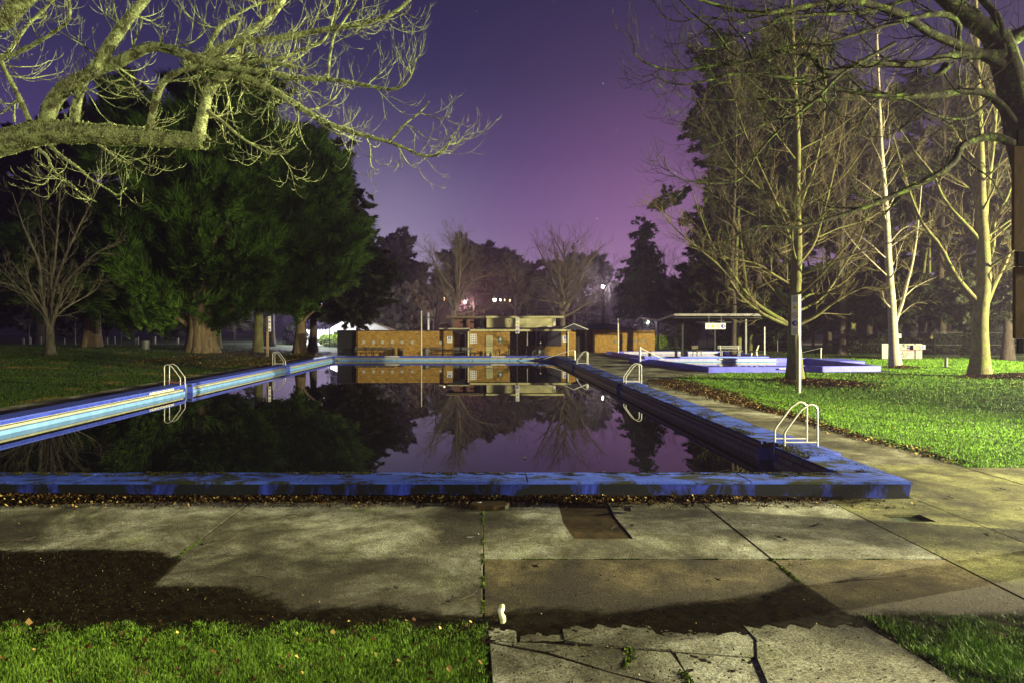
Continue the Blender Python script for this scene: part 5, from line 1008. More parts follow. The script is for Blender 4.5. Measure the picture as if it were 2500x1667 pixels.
# ---- right overhanging tree
rt = empty('mossy_tree', (8.6, 9.2, 0), 'dark mossy bare tree leaning in from the upper right corner', 'tree')
c4 = lambda l: [(2000+x/3.136, y/3.136) for x, y in l]
c3 = lambda l: [(1500+x/3.137, y/3.137) for x, y in l]
c5 = lambda l: [(1550+x/3.137, 400+y/3.137) for x, y in l]
trk = resample([(8.9,9.2,-.1),(8.4,9.2,1.6)]+[tuple(at(a, b_, 9.0)) for a, b_ in c4([(1640,1350),(1560,1050),(1490,720),(1420,450),(1350,280)])], 30)
put(tubes('trunk', [(trk, np.linspace(.33,.16,30))], 14, M['bark_moss'], None), rt)
L4 = [
 lp(c4([(1380,330),(1200,170),(1050,50),(960,-20),(700,-260)]), (9,8.6), 20, (.135,.08)),
 lp(c4([(1400,400),(1390,250),(1350,120),(1250,0),(1150,-140)]), 8.9, 16, (.06,.035)),
 lp(c4([(1420,350),(1500,290),(1600,230),(1800,100)]), 9, 12, (.10,.06)),
 lp(c4([(1400,500),(1200,400),(1050,340),(900,280),(790,220),(700,150),(600,100),(400,40),(250,10),(0,30)])+c3([(1350,70),(1180,100),(1000,90),(850,60),(650,0),(500,-60)]), (8.8,7.6), 52, (.065,.012)),
 lp(c4([(1410,420),(1150,420),(950,440),(780,490),(500,490),(280,500),(60,560)])+c3([(1500,430),(1250,400),(1000,480),(700,510),(480,545),(300,510),(200,460),(150,400),(155,345)]), (8.8,7.4), 56, (.065,.005)),
 lp(c4([(1500,950),(1350,770),(1200,700),(900,730),(600,740),(350,720),(100,670)])+c3([(1600,680),(1400,620),(1100,570),(900,570),(750,610),(550,650),(400,630),(270,570)]), (8.9,7.6), 54, (.055,.005)),
 lp(c4([(1520,1120),(1350,1050),(1200,1070),(1080,1130),(1040,1230),(900,1340),(700,1440),(500,1530)])+c5([(1882,290),(1600,390),(1400,450),(1200,490),(960,480),(800,540),(680,610)]), (8.9,7.6), 56, (.055,.005)),
 lp(c4([(1300,780),(1150,900),(1000,910),(850,870),(720,790),(640,750)]), (8.7,8.2), 20, (.022,.010)),
 lp(c3([(2150,330),(1750,560),(1550,760),(1300,960),(1100,1170),(1000,1340),(930,1390),(800,1410),(700,1405),(500,1370),(400,1290),(380,1200)]), (8.0,7.2), 36, (.024,.004)),
 lp(c3([(1380,880),(1300,900),(1000,1010),(850,1080),(700,1140)]), (7.8,7.4), 16, (.013,.004)),
 lp(c3([(2000,90),(1700,110),(1300,130),(1180,200),(1000,270),(860,340),(760,380),(640,370)]), (8.2,7.4), 26, (.022,.005)),
 lp(c3([(1750,590),(1500,600),(1200,590),(1050,560),(900,620),(800,640)])+c3([(690,700)]), (8,7.5), 18, (.018,.004)),
 lp(c3([(1882,760),(1500,770),(1100,760),(780,770),(560,755),(460,715)]), (8.2,7.6), 22, (.022,.004)),
 lp(c3([(940,430),(870,380),(770,240),(640,140),(500,0),(440,-60)]), (7.6,7.4), 16, (.012,.008)), lp(c3([(1060,460),(990,300),(880,170),(870,60),(820,-30)]), (7.6,7.4), 14, (.012,.006)),
 lp(c4([(980,500),(930,555),(870,580),(830,560)]), 8.6, 8, (.06,.015)),
 lp(c4([(1080,440),(1060,300),(1070,200),(1010,130),(880,110),(600,170),(300,260),(0,350)])+c3([(1700,330),(1400,350),(1150,390)]), (8.7,7.9), 30, (.04,.008)),
 lp(c3([(2300,-120),(1900,-40),(1500,60),(1200,110),(900,160),(700,130),(500,170),(340,120)]), (8.4,7.6), 28, (.02,.004)),
 lp(c4([(900,-60),(600,20),(300,90),(0,105)])+c3([(1600,110),(1300,60)]), (8.6,8.2), 20, (.03,.01)),
]
L4 = [lumpy(l, .05, rg) for l in L4]
for l in L4[:8]: put(tubes('limb', [l], 9, M['bark_moss'], None), rt)
for l in L4[8:]: put(tubes('branch', [l], 7, M['bark_moss'], None), rt)
out = [[], [], []]; spec2 = [dict(spec[0], per_m=4.8, len=1.0, bias=.0, t0=.10), dict(spec[1], n=6, len=.5), dict(spec[2], n=2, len=.22)]
for l in L4[1:]: sprout(rg, l, spec2, 0, out)
put(tubes('twigs', out[0], 5, M['bark_moss'], None, 'stuff'), rt); put(tubes('fine_twigs', out[1]+out[2], 4, M['bark_moss'], None, 'stuff'), rt)
o = leaves('moss', tufts(L4, 9000, .012, rg), .014, 'moss', rg, 1.0); put(o, rt)

# ---- bare trees standing on the ground
def bare_tree(name, label, base, trunk, tr_r, explicit, auto, mat, seed, spec, sides=(12,7,5,3), group=None, limbn=8, tw=None):
    """base (x,y,z); trunk list of points; explicit list of (points, r0, r1) in world; auto limbs generator"""
    rg = np.random.default_rng(seed); e = empty(name, base, label, 'tree', group); tp = resample(trunk, 30); n = 30
    rr = np.linspace(tr_r[0], tr_r[1], n); rr[:4] *= np.array([1.5,1.22,1.08,1.02]); put(tubes('trunk', [(tp, rr)], sides[0], mat, None), e)
    L = []
    for pts, r0, r1 in explicit: p = resample(pts, 18); L.append((p, np.linspace(r0, r1, 18)*(1+.03*rg.normal(0,1,18))))
    for a in auto(rg, tp, rr): L.append(a)
    for l in L[:limbn]: put(tubes('limb', [l], sides[1], mat, None), e)
    put(tubes('branches', L[limbn:], sides[1], mat, None, 'stuff'), e)
    out = [[] for _ in spec]
    for l in L+[(tp[18:], rr[18:])]: sprout(rg, l, spec, 0, out)
    put(tubes('twigs', out[0], sides[2], tw or (M['twig'] if mat != M['bark_birch'] else M['bark_pale']), None, 'stuff'), e)
    if len(spec) > 1: put(tubes('fine_twigs', [q for o_ in out[1:] for q in o_], sides[3], tw or M['twig'], None, 'stuff'), e)
    return e
def whorl(n, z0, z1, L0, L1, elev0, elev1, r0, up=.04, wobble=.05, pts=14):
    def f(rg, tp, rr):
        res = []; h = tp[:,2]
        for k in range(n):
            t = (k+rg.uniform(0,.8))/n; z = z0+(z1-z0)*t; p = np.array([np.interp(z, h, tp[:,i]) for i in range(3)]); r = np.interp(z, h, rr); a = k*2.4+rg.uniform(-.4,.4); el = math.radians(elev0+(elev1-elev0)*t+rg.uniform(-8,8))
            res.append(grow(rg, p, np.array([math.cos(a)*math.cos(el), math.sin(a)*math.cos(el), math.sin(el)]), (L0+(L1-L0)*t)*rg.uniform(.8,1.15), min(r0*(1-.5*t), r*.6), pts, up, wobble, .12))
        return res
    return f
Yt = 37.5
def A(l, Y0=37.5, Y1=None): n = len(l); return [tuple(at(a, b_, Y0+((Y1 or Y0)-Y0)*k/max(1,n-1))) for k, (a, b_) in enumerate(l)]
spA = [dict(n=1, per_m=2.3, len=2.1, ang=38, up=.05, wob=.06, t0=.12, rmul=.5, rmax=.035, rmin=.012, pts=7, fall=.5), dict(n=5, len=.95, ang=36, up=.06, wob=.06, t0=.1, rmul=.6, pts=5, rmin=.008), dict(n=2, len=.5, ang=34, up=.05, wob=.05, t0=.3, rmul=.8, pts=4, rmin=.006)]
bare_tree('lawn_tree', 'bare spreading tree with ascending limbs on the lawn behind the cream sign post', (17.1,37.5,0),
  [(17.1,37.5,-.05),(17.1,37.5,1.2),(17.05,37.5,2.9)]+A([(1941,720),(1946,600),(1943,480),(1946,360),(1940,240),(1935,100),(1930,0),(1925,-120)]), (.36,.05),
  [(A([(1936,798),(1885,770),(1837,735),(1799,687),(1767,636),(1741,604),(1715,540),(1690,470)],37.5,36), .17, .02), (A([(1936,800),(1890,782),(1850,760),(1805,722),(1765,660),(1720,620),(1650,560),(1600,500),(1565,492)],37.5,35), .12, .015),
   (A([(1938,756),(1894,712),(1853,655),(1821,598),(1792,553),(1765,500),(1730,420)],37.5,39), .13, .02), (A([(1940,702),(1888,671),(1846,645),(1773,630),(1700,604),(1640,570)],37.5,36), .10, .012),
   (A([(1948,794),(1996,770),(2038,738),(2108,703),(2150,706),(2190,700)],37.5,37), .10, .012), (A([(1946,740),(1975,720),(2010,715),(2060,690),(2110,640)],37.5,38.5), .07, .012),
   (A([(1944,650),(1985,600),(2010,520),(2040,400),(2060,300),(2075,200)],37.5,38), .10, .015), (A([(1943,640),(1930,590),(1905,520),(1870,440),(1820,330),(1795,250),(1770,150)],37.5,37), .11, .015),
   (A([(1944,530),(1965,470),(1990,400),(2010,300),(2018,150),(2020,40)],37.5,38), .10, .015), (A([(1944,560),(1900,500),(1840,450),(1790,400),(1740,310),(1700,240)],37.5,37), .09, .012)],
  whorl(34, 3.4, 18, 9.0, 3.8, 14, 48, .075, .012), M['bark_pale'], 41, spA)
bare_tree('lawn_tree', 'stout bare pale tree forking low on the lawn at the right frame edge', (29.3,40.4,0),
  [(29.35,40.4,-.05),(29.4,40.4,1.5),(29.4,40.4,3.4)]+A([(2402,690),(2400,600),(2394,500),(2392,400),(2387,250),(2383,100),(2380,-60)],40.4), (.47,.09),
  [(A([(2394,745),(2345,690),(2320,650),(2295,600),(2262,560),(2235,510),(2205,420),(2180,330)],40.4,39), .16, .03), (A([(2385,745),(2360,720),(2330,680),(2305,650),(2280,590)],40.4,42), .10, .03),
   (A([(2408,745),(2430,690),(2455,640),(2480,570),(2510,480)],40.4,40), .15, .04), (A([(2398,620),(2385,580),(2340,530),(2300,480),(2280,430),(2240,380),(2200,320)],40.4,40), .14, .03),
   (A([(2404,660),(2425,600),(2428,540),(2460,480),(2478,420),(2500,350)],40.4,41), .13, .04), (A([(2407,750),(2425,700),(2440,670),(2500,640)],40.4,39.5), .06, .02),
   (A([(2400,600),(2410,480),(2425,350),(2435,200),(2440,50)],40.4,40), .14, .05), (A([(2394,560),(2375,450),(2350,330),(2335,200),(2320,60)],40.4,41), .13, .04), (A([(2398,610),(2440,570),(2500,520)],40.4,40), .07, .03)],
  whorl(22, 5, 18, 5.0, 3.0, 35, 60, .09), M['bark_pale'], 42, [dict(spA[0], per_m=1.7, len=1.9), spA[1], spA[2]])
bare_tree('birch', 'white barked birch with two leaning stems in front of the graffiti hoarding', (29.6,49,0),
  [(29.6,49,-.05)]+A([(2184,880),(2180,800),(2177,740),(2172,680),(2168,620),(2166,560),(2158,450),(2150,340),(2145,200),(2140,60)],49), (.33,.05),
  [(A([(2183,800),(2192,770),(2203,740),(2215,690),(2228,640),(2240,560),(2250,450)],49,48.5), .13, .03), (A([(2186,780),(2220,750),(2240,740),(2265,742)],49,48), .05, .012), (A([(2176,755),(2160,735),(2154,710)],49,48), .06, .02), (A([(2172,680),(2130,640),(2090,600),(2060,560)],49,48), .06, .015), (A([(2166,600),(2210,555),(2250,560),(2290,575)],49,48), .05, .012)],
  whorl(20, 4.5, 20, 4.4, 2.6, 28, 55, .06, .02), M['bark_birch'], 43, [dict(spA[0], per_m=1.7, len=1.8, up=-.01), dict(spA[1], up=-.03), dict(spA[2], up=-.05)])
bare_tree('bare_tree', 'small pale bare tree with four upright stems on the dark left lawn', (-33.2,52.4,.8),
  [(-33.2,52.4,.75)]+A([(122,840),(121,800),(120,789)],52.4), (.38,.27),
  [(A([(118,800),(108,760),(100,700),(95,640),(60,560),(30,470)],52.4,51), .20, .02), (A([(121,800),(118,740),(132,650),(140,560),(150,430)],52.4,53), .17, .02), (A([(124,800),(142,745),(160,690),(200,650),(240,615),(290,590)],52.4,51), .19, .02), (A([(122,800),(128,730),(150,650),(190,560),(230,480),(255,420)],52.4,52), .15, .02),
   (A([(112,775),(80,730),(40,700),(0,690)],52.4,51), .08, .012), (A([(120,730),(110,620),(100,520),(90,420)],52.4,54), .10, .015), (A([(150,700),(210,690),(280,700)],52.4,51), .05, .01)],
  whorl(8, 4, 4.6, 5.5, 5.5, 45, 60, .08), M['bark_left'], 44, [dict(spA[0], per_m=1.5, len=2.8), dict(spA[1], n=5, rmin=.011), dict(spA[2], n=3, rmin=.008)], tw=M['bark_left'])
bare_tree('bare_tree', 'added low branching bare tree casting shadows on the deck, outside the frame', (15.2,7.1,0), [(15.2,7.1,-.05),(15.1,7.1,.8),(15.2,7.2,1.6),(15.0,7.1,3.5),(15.1,7.0,6),(15,7.0,9)], (.16,.04),  # unseen tree, added so that its branches shadow the deck
  [([(15.1,7.1,1.2),(14.2,7.4,2.0),(13.4,7.9,2.7),(12.6,8.7,3.2)],.08,.02), ([(15.1,7.1,1.3),(14.8,6.1,2.2),(14.2,5.1,2.9)],.08,.02), ([(15.1,7.1,1.5),(14.9,8.3,2.2),(14.5,9.7,2.6),(14.4,11.1,3.3)],.08,.02)],
  whorl(12, 1.2, 6.5, 3.2, 2.0, 15, 50, .05), M['bark_pale'], 47, [dict(n=1, per_m=2.2, len=1.0, ang=42, up=.04, wob=.08, t0=.12, rmul=.5, rmax=.02, rmin=.010, pts=6), dict(n=4, len=.5, ang=40, up=.05, wob=.06, t0=.1, rmul=.6, pts=4, rmin=.006)], (9,6,4,3))
FG = [dict(n=1, per_m=1.5, len=3.4, ang=34, up=.05, wob=.07, t0=.15, rmul=.5, rmax=.06, rmin=.022, pts=6, fall=.4), dict(n=5, len=1.7, ang=32, up=.06, wob=.06, t0=.1, rmul=.6, pts=4, rmin=.016), dict(n=3, len=.9, ang=30, up=.04, wob=.05, t0=.3, rmul=.9, pts=3, rmin=.012)]
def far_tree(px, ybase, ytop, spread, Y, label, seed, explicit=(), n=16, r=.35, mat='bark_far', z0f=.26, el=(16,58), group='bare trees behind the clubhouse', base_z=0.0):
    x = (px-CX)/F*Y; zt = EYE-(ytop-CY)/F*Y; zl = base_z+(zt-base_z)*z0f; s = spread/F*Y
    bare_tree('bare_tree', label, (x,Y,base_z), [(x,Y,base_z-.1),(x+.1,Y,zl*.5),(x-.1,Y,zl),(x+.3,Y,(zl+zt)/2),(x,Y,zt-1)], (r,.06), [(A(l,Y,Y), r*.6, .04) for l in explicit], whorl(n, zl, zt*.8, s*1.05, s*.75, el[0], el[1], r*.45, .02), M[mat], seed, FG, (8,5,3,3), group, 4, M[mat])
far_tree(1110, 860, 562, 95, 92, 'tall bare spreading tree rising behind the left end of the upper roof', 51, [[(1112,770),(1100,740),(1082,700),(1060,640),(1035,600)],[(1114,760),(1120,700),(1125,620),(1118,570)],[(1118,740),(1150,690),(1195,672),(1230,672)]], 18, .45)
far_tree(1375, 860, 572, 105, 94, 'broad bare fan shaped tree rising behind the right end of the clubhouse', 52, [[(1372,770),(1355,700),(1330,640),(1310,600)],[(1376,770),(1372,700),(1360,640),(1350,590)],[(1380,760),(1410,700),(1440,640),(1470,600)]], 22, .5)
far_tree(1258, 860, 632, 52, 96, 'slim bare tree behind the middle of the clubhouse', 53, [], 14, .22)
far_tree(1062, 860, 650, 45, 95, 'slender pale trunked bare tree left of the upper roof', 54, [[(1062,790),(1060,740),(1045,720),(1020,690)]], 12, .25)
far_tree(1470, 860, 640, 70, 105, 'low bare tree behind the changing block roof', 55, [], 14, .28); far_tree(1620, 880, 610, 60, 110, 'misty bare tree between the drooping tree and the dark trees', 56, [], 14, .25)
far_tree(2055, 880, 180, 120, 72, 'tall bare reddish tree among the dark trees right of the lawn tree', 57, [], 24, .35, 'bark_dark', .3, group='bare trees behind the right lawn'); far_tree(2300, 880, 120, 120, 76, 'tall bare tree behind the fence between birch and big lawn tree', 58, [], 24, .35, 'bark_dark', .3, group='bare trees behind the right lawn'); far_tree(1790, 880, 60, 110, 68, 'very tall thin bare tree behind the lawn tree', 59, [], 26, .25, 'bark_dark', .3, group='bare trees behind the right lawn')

# ---- evergreen trees: sprays of small faces clumped on boughs
def spray_mesh(name, C, D, L, Wd, mat, rg, parent):
    n = len(C); D = D/(np.linalg.norm(D, axis=1)[:,None]+1e-9); v = rg.normal(0, 1, (n, 3)); S = np.cross(D, v); S /= np.linalg.norm(S, axis=1)[:,None]+1e-9
    L = L[:,None]; Wd = Wd[:,None]; V = []
    for a, l in ((0, 1), (.55, .7), (-.55, .7)):
        d = D*math.cos(a)+S*math.sin(a); s = S*math.cos(a)-D*math.sin(a); V.append(np.stack([C-s*Wd*.5, C+s*Wd*.5, C+d*L*l], 1))
    V = np.stack(V, 1).reshape(-1, 3); Fc = np.arange(len(V)).reshape(-1, 3); o = npmesh(name, V, Fc, M[mat], None, attr=np.repeat(np.clip(rg.normal(.45,.25,n),0,1), 9)); o['kind'] = 'stuff'
    put(o, parent); return o
def crown(parent, lobes, nclump, m, mat, rg, size=.5, wid=.16, up=.5, axis=1.2, droop=0.0, inner=.5, name='crown', gap=0.0, bough=9, spread=.25):
    """lobes: (px,py,rx,ry,Y,ryd) ellipsoids in picture pixels / metres of depth"""
    Ls = []; 
    for px, py, rx, ry, Y, dd in lobes: c = at(px, py, Y); Ls.append((c, rx/F*Y, ry/F*Y, dd))
    w = np.array([a*b_+a*d+b_*d for c, a, b_, d in Ls]); per = bough; nb = max(1, nclump//per); idx = rg.choice(len(Ls), nb, p=w/w.sum()); C0 = np.array([tuple(Ls[i][0]) for i in idx]); Rv = np.array([(Ls[i][1], Ls[i][3], Ls[i][2]) for i in idx])
    d = rg.normal(0, 1, (nb, 3)); d /= np.linalg.norm(d, axis=1)[:,None]; rr = 1-inner*rg.uniform(0, 1, nb)**1.6; P_ = C0+d*Rv*rr[:,None]*(1+.14*rg.normal(0,1,nb))[:,None].clip(.6,1.22)
    if gap > 0: k = wob(P_[:,0], P_[:,2], .8, 2) > -1+gap; P_ = P_[k]
    nb = len(P_); cen = np.array([C0[:,0].mean(), C0[:,1].mean(), 0]); O = P_-cen; O[:,2] = 0; O /= np.linalg.norm(O, axis=1)[:,None]+1e-6; bax = O*.9+rg.normal(0, .35, (nb, 3)); bax[:,2] += up-droop*.6; bax /= np.linalg.norm(bax, axis=1)[:,None]
    t = rg.uniform(-1.0, 1.0, (nb, per)); sd = rg.normal(0, .42, (nb, per, 3)); sd[:,:,2] *= .6
    P_ = (P_[:,None,:]+bax[:,None,:]*(t*axis*1.5)[:,:,None]+sd*axis*(1.15-.8*t.clip(0,1))[:,:,None]).reshape(-1, 3); ax = (bax[:,None,:]+rg.normal(0, .26, (nb, per, 3))).reshape(-1, 3); ax /= np.linalg.norm(ax, axis=1)[:,None]
    k = P_[:,2] > .4+gz(P_[:,0], P_[:,1]); P_, ax = P_[k], ax[k]; n = len(P_)
    t = rg.uniform(-.3, 1, (n, m)); Cc = P_[:,None,:]+ax[:,None,:]*(t*axis*.6)[:,:,None]+rg.normal(0, axis*.12, (n, m, 3))*(1.1-.8*t.clip(0,1))[:,:,None]; Dd = ax[:,None,:]+rg.normal(0, spread, (n, m, 3)); Dd[:,:,2] += up*.3-droop*.8
    Cc = Cc.reshape(-1,3); Dd = Dd.reshape(-1,3); N = len(Cc); return spray_mesh(name, Cc, Dd, size*rg.uniform(.6, 1.4, N), wid*rg.uniform(.6,1.4,N), mat, rg, parent)
def P0(d): return np.arctan2(d[:,1], d[:,0])
def evergreen(name, label, base, trunk_r, trunk_top, lobes, nclump, m, mat, seed, bark='bark_dark', flare=1.6, limbs_=(), group=None, cat='tree', **kw):
    rg = np.random.default_rng(seed); e = empty(name, base, label, cat, group); b = np.array(base); tp = resample([b+[0,0,-.2], b+[.1,0,(trunk_top-b[2])*.3], b+[-.1,0,(trunk_top-b[2])*.65], (b[0],b[1],trunk_top)], 16)
    rr = np.linspace(trunk_r, trunk_r*.25, 16); rr[:3] *= np.array([flare, 1+(flare-1)*.45, 1+(flare-1)*.12]); put(tubes('trunk', [(tp, rr)], 12, M[bark], None), e)
    for l, r0, r1 in limbs_: put(tubes('limb', [(resample(l, 14), np.linspace(r0, r1, 14))], 8, M[bark], None), e)
    crown(e, lobes, nclump, m, mat, rg, **kw); return e, rg
# the great cypress with its fluted trunk
yc = 66; bx_ = (-27.3, 66, .5)
gc = empty('cypress', bx_, 'huge dark cypress with a massive fluted trunk on the left lawn', 'tree'); rg = np.random.default_rng(61)
flutes = []
for k in range(11):
    a = k*2*math.pi/11+.2; rr = 1.0+.25*rg.uniform(-1,1); topx = rg.uniform(-1,1)*.9
    p = [(bx_[0]+math.cos(a)*rr*1.55, yc+math.sin(a)*rr*1.3, .2), (bx_[0]+math.cos(a)*rr*1.0, yc+math.sin(a)*rr*.95, 1.3), (bx_[0]+math.cos(a)*rr*.82, yc+math.sin(a)*rr*.8, 3.0), (bx_[0]+math.cos(a)*1.1+topx*.3, yc+math.sin(a)*1.0, 5.2), (bx_[0]+math.cos(a)*2.4+topx, yc+math.sin(a)*2.2, 9), (bx_[0]+math.cos(a)*3.4+topx, yc+math.sin(a)*3.2, 15)]
    put(tubes('trunk', [(resample(p, 22), np.concatenate([np.linspace(.62,.5,8), np.linspace(.46,.16,14)])*(1+.05*rg.normal(0,1,22)))], 9, M['bark_cyp'], None), gc)
for l in (A([(465,800),(445,785),(420,770),(405,762)],66,64), A([(470,790),(455,760),(440,735),(425,700)],66,64), A([(520,800),(545,775),(560,760),(590,745)],66,64), A([(480,790),(478,750),(470,710)],66,64), A([(505,790),(520,740),(545,700)],66,65)):
    put(tubes('limb', [(resample(l, 14), np.linspace(.32,.13,14))], 8, M['bark_cyp'], None), gc)
crown(gc, [(470,560,175,150,66,6.5),(400,640,150,110,64,6),(520,420,150,150,67,6),(430,400,130,110,68,5.5),(560,620,130,120,65,6),(340,690,110,60,64,4),(470,300,110,90,67,4.5),(330,300,60,70,69,3),(560,300,80,70,67,4),(640,480,70,110,67,4),(600,730,90,45,66,3),(400,745,90,28,65,3),(300,752,95,30,66,3.5),(620,690,80,60,64,3)], 5200, 20, 'cypress', rg, size=1.25, wid=.10, up=.55, axis=1.6, inner=.45, bough=26, spread=.12)
crown(gc, [(290,250,26,46,68,1.5),(330,245,22,40,68,1.5),(580,235,40,42,67,2),(520,225,36,36,67,2),(630,270,40,30,67,2)], 420, 20, 'cypress', rg, size=1.0, wid=.11, up=1.1, axis=1.5, spread=.15, name='crown_tip')
evergreen('cypress', 'second cypress with dense upswept foliage nearest the lit picket fence', (-19.9,74,.05), .62, 16, [(730,620,110,120,72,5.5),(760,560,95,110,73,5),(690,500,90,120,73,5),(740,440,70,80,74,4),(720,705,85,50,71,4),(790,630,66,66,72,4)], 3800, 20, 'cypress', 62, 'bark_cyp', 1.5, [([(-19.9,74,3),(-18.8,73.6,4.2),(-17.2,73,5.2)],.22,.08), ([(-19.9,74,2.8),(-20.4,73.5,4.4),(-21.2,73,5.6)],.25,.1)], size=1.25, wid=.10, up=.6, axis=1.6, inner=.45, bough=26, spread=.12)
evergreen('cypress', 'cypress with a knobbly lit trunk behind the yellow timber post', (-23.8,72,.25), .55, 14, [(640,560,90,110,74,4),(620,660,80,60,72,3.5)], 1300, 18, 'cypress', 63, 'bark_pale', 1.15, size=1.0, wid=.12, up=.5, axis=1.7, bough=14, spread=.15)
evergreen('cypress', 'cypress whose yellowish trunk shows just right of the massive fluted one', (-29.6,75,.55), .75, 14, [(540,520,80,110,76,4)], 700, 18, 'cypress', 64, 'bark_pale', 1.3, size=1.0, wid=.12, up=.5, axis=1.7, bough=14, spread=.15)
evergreen('cypress', 'low wide cypress with reddish trunk left of the massive one', (-41.3,72,.8), .95, 12, [(240,700,110,60,70,5),(180,620,130,80,73,5),(300,620,110,90,73,5),(120,690,90,50,74,4)], 2000, 18, 'cypress', 65, 'bark_cyp', 1.3, size=1.0, wid=.12, up=.35, axis=1.7, bough=14, spread=.15)
evergreen('eucalypt', 'brownish loose crowned eucalypt rising behind the cypresses', (-27.5,88,.6), .5, 24, [(770,390,70,60,86,4),(740,350,60,40,86,4),(800,430,40,50,86,3),(720,420,70,80,88,4)], 1500, 18, 'euc', 66, size=.6, wid=.12, up=-.1, droop=.45, axis=1.2)
evergreen('dark_tree', 'dark rounded tree bulging out beyond the cypresses above the brick wall', (-20.5,82,.0), .5, 14, [(850,600,50,110,80,4.5),(880,690,58,75,80,4.5),(830,520,55,80,82,4.5),(800,720,60,70,80,4),(860,760,55,32,79,3.5),(905,660,38,50,80,3)], 3000, 20, 'dark_leaf', 67, size=.5, wid=.16, up=.05, droop=.25, axis=1.0)
evergreen('dark_tree', 'dark tree mass behind the small bare tree at the left edge', (-60,92,.8), .7, 20, [(60,600,120,160,92,6),(150,450,120,90,94,6),(20,480,90,80,95,6),(200,330,90,70,90,5),(250,560,100,130,90,5),(-20,650,100,100,92,6),(100,350,60,40,94,4)], 3300, 18, 'dark_leaf', 68, size=.8, wid=.28, up=.2, axis=1.6)
# dark trees behind the right lawn
def dk(label, px, Y, top, lobes, n, seed, mat='dark_leaf', r=.4, size=.7, droop=.25, wid=.22, ax=1.3, gap=0): evergreen('dark_tree', label, ((px-CX)/F*Y, Y, 0), r, EYE-(top-CY)/F*Y, lobes, n, 18, mat, seed, size=size, wid=wid, up=.1, droop=droop, axis=ax, gap=gap)
dk('tall black evergreen directly behind the picnic shelter', 1760, 92, 350, [(1790,520,70,150,92,6),(1755,630,55,110,92,6),(1830,420,80,120,93,6),(1740,710,50,50,90,5),(1780,720,90,60,90,5),(1850,600,80,150,92,5),(1640,480,22,16,92,2)], 4200, 71)
dk('tall dark evergreen with the highest crown behind the lawn tree', 1850, 84, 110, [(1830,230,90,90,84,5),(1770,300,70,80,84,5),(1900,180,90,100,86,5),(1880,360,110,110,84,5),(1790,190,50,60,84,4),(1750,120,30,24,84,2)], 3000, 72, gap=.25)
dk('dark evergreen standing left of the birch crown', 2020, 88, 220, [(2010,330,90,110,88,5),(2060,480,80,120,86,5),(1960,500,90,120,86,5),(2020,260,60,80,88,4)], 2700, 73, gap=.35)
dk('dark drooping evergreen at the right edge behind the big lawn tree', 2460, 62, 300, [(2450,400,60,90,62,3.5),(2480,560,50,110,62,3.5),(2440,700,60,60,60,3)], 2200, 74, 'euc', droop=.6, size=.5, wid=.1)
dk('thin dark evergreen between the birch and the big lawn tree', 2250, 90, 200, [(2240,300,110,120,90,6),(2310,450,90,120,90,6),(2200,480,90,120,90,6),(2270,620,100,80,88,5),(2380,300,80,130,92,5)], 3000, 75, gap=.4)
dk('dark low tree behind the fence at the hoarding', 2120, 80, 560, [(2100,700,110,70,80,4),(2000,740,90,60,80,4),(2230,730,100,50,80,4),(1900,760,70,50,78,3),(2360,740,90,50,76,4)], 2600, 76, gap=.35)
evergreen('weeping_tree', 'tall drooping tree against the pink sky left of the picnic shelter', ((1570-CX)/F*96, 96, 0), .25, EYE-(545-CY)/F*96, [(1572,578,7,34,96,1),(1572,635,20,46,96,2),(1568,690,34,46,96,2.5),(1555,735,34,36,96,2.5),(1595,735,26,38,96,2.5)], 1300, 18, 'dark_leaf', 77, size=.55, wid=.12, up=.0, droop=.9, axis=1.1, gap=.2)
# trunks seen behind the fence at the right
for k, (px, Y, r, wh) in enumerate(((1805,80,.28,1),(1832,82,.22,1),(1985,84,.2,0),(2085,86,.4,1),(2140,90,.3,0),(2262,84,.22,1),(2275,80,.2,1),(2330,86,.3,0),(2060,76,.2,0))):
    x = (px-CX)/F*Y; e = empty('tree_trunk', (x, Y, 0), ('pale' if wh else 'dark')+' bare trunk rising into the dark trees, '+('left of two behind the shelter end','right of two behind the shelter end','behind the far post rail','thick one left of the birch','behind the birch stem','first right of the hoarding','second right of the hoarding','between hoarding and big lawn tree','just left of the birch stem')[k], 'tree', 'trunks in the dark wood behind the right fence')
    rgk = np.random.default_rng(300+k); p = resample([(x,Y,-.1),(x+rgk.normal(0,.2),Y,4),(x+rgk.normal(0,.4),Y,9),(x+rgk.normal(0,.8),Y,17)], 16); put(tubes('trunk', [(p, np.linspace(r, r*.4, 16))], 8, M['bark_pale' if wh else 'bark_dark'], None), e)
    out = [[], []]; sprout(rgk, (p, np.linspace(r, r*.4, 16)), [dict(n=12, len=3.2, ang=60, up=-.02, wob=.1, t0=.3, rmul=.3, rmax=.06, pts=6), dict(n=5, len=1.2, ang=45, up=-.05, wob=.08, t0=.2, rmul=.6, pts=4, rmin=.015)], 0, out); put(tubes('branches', out[0]+out[1], 4, M['bark_dark'], None, 'stuff'), e)
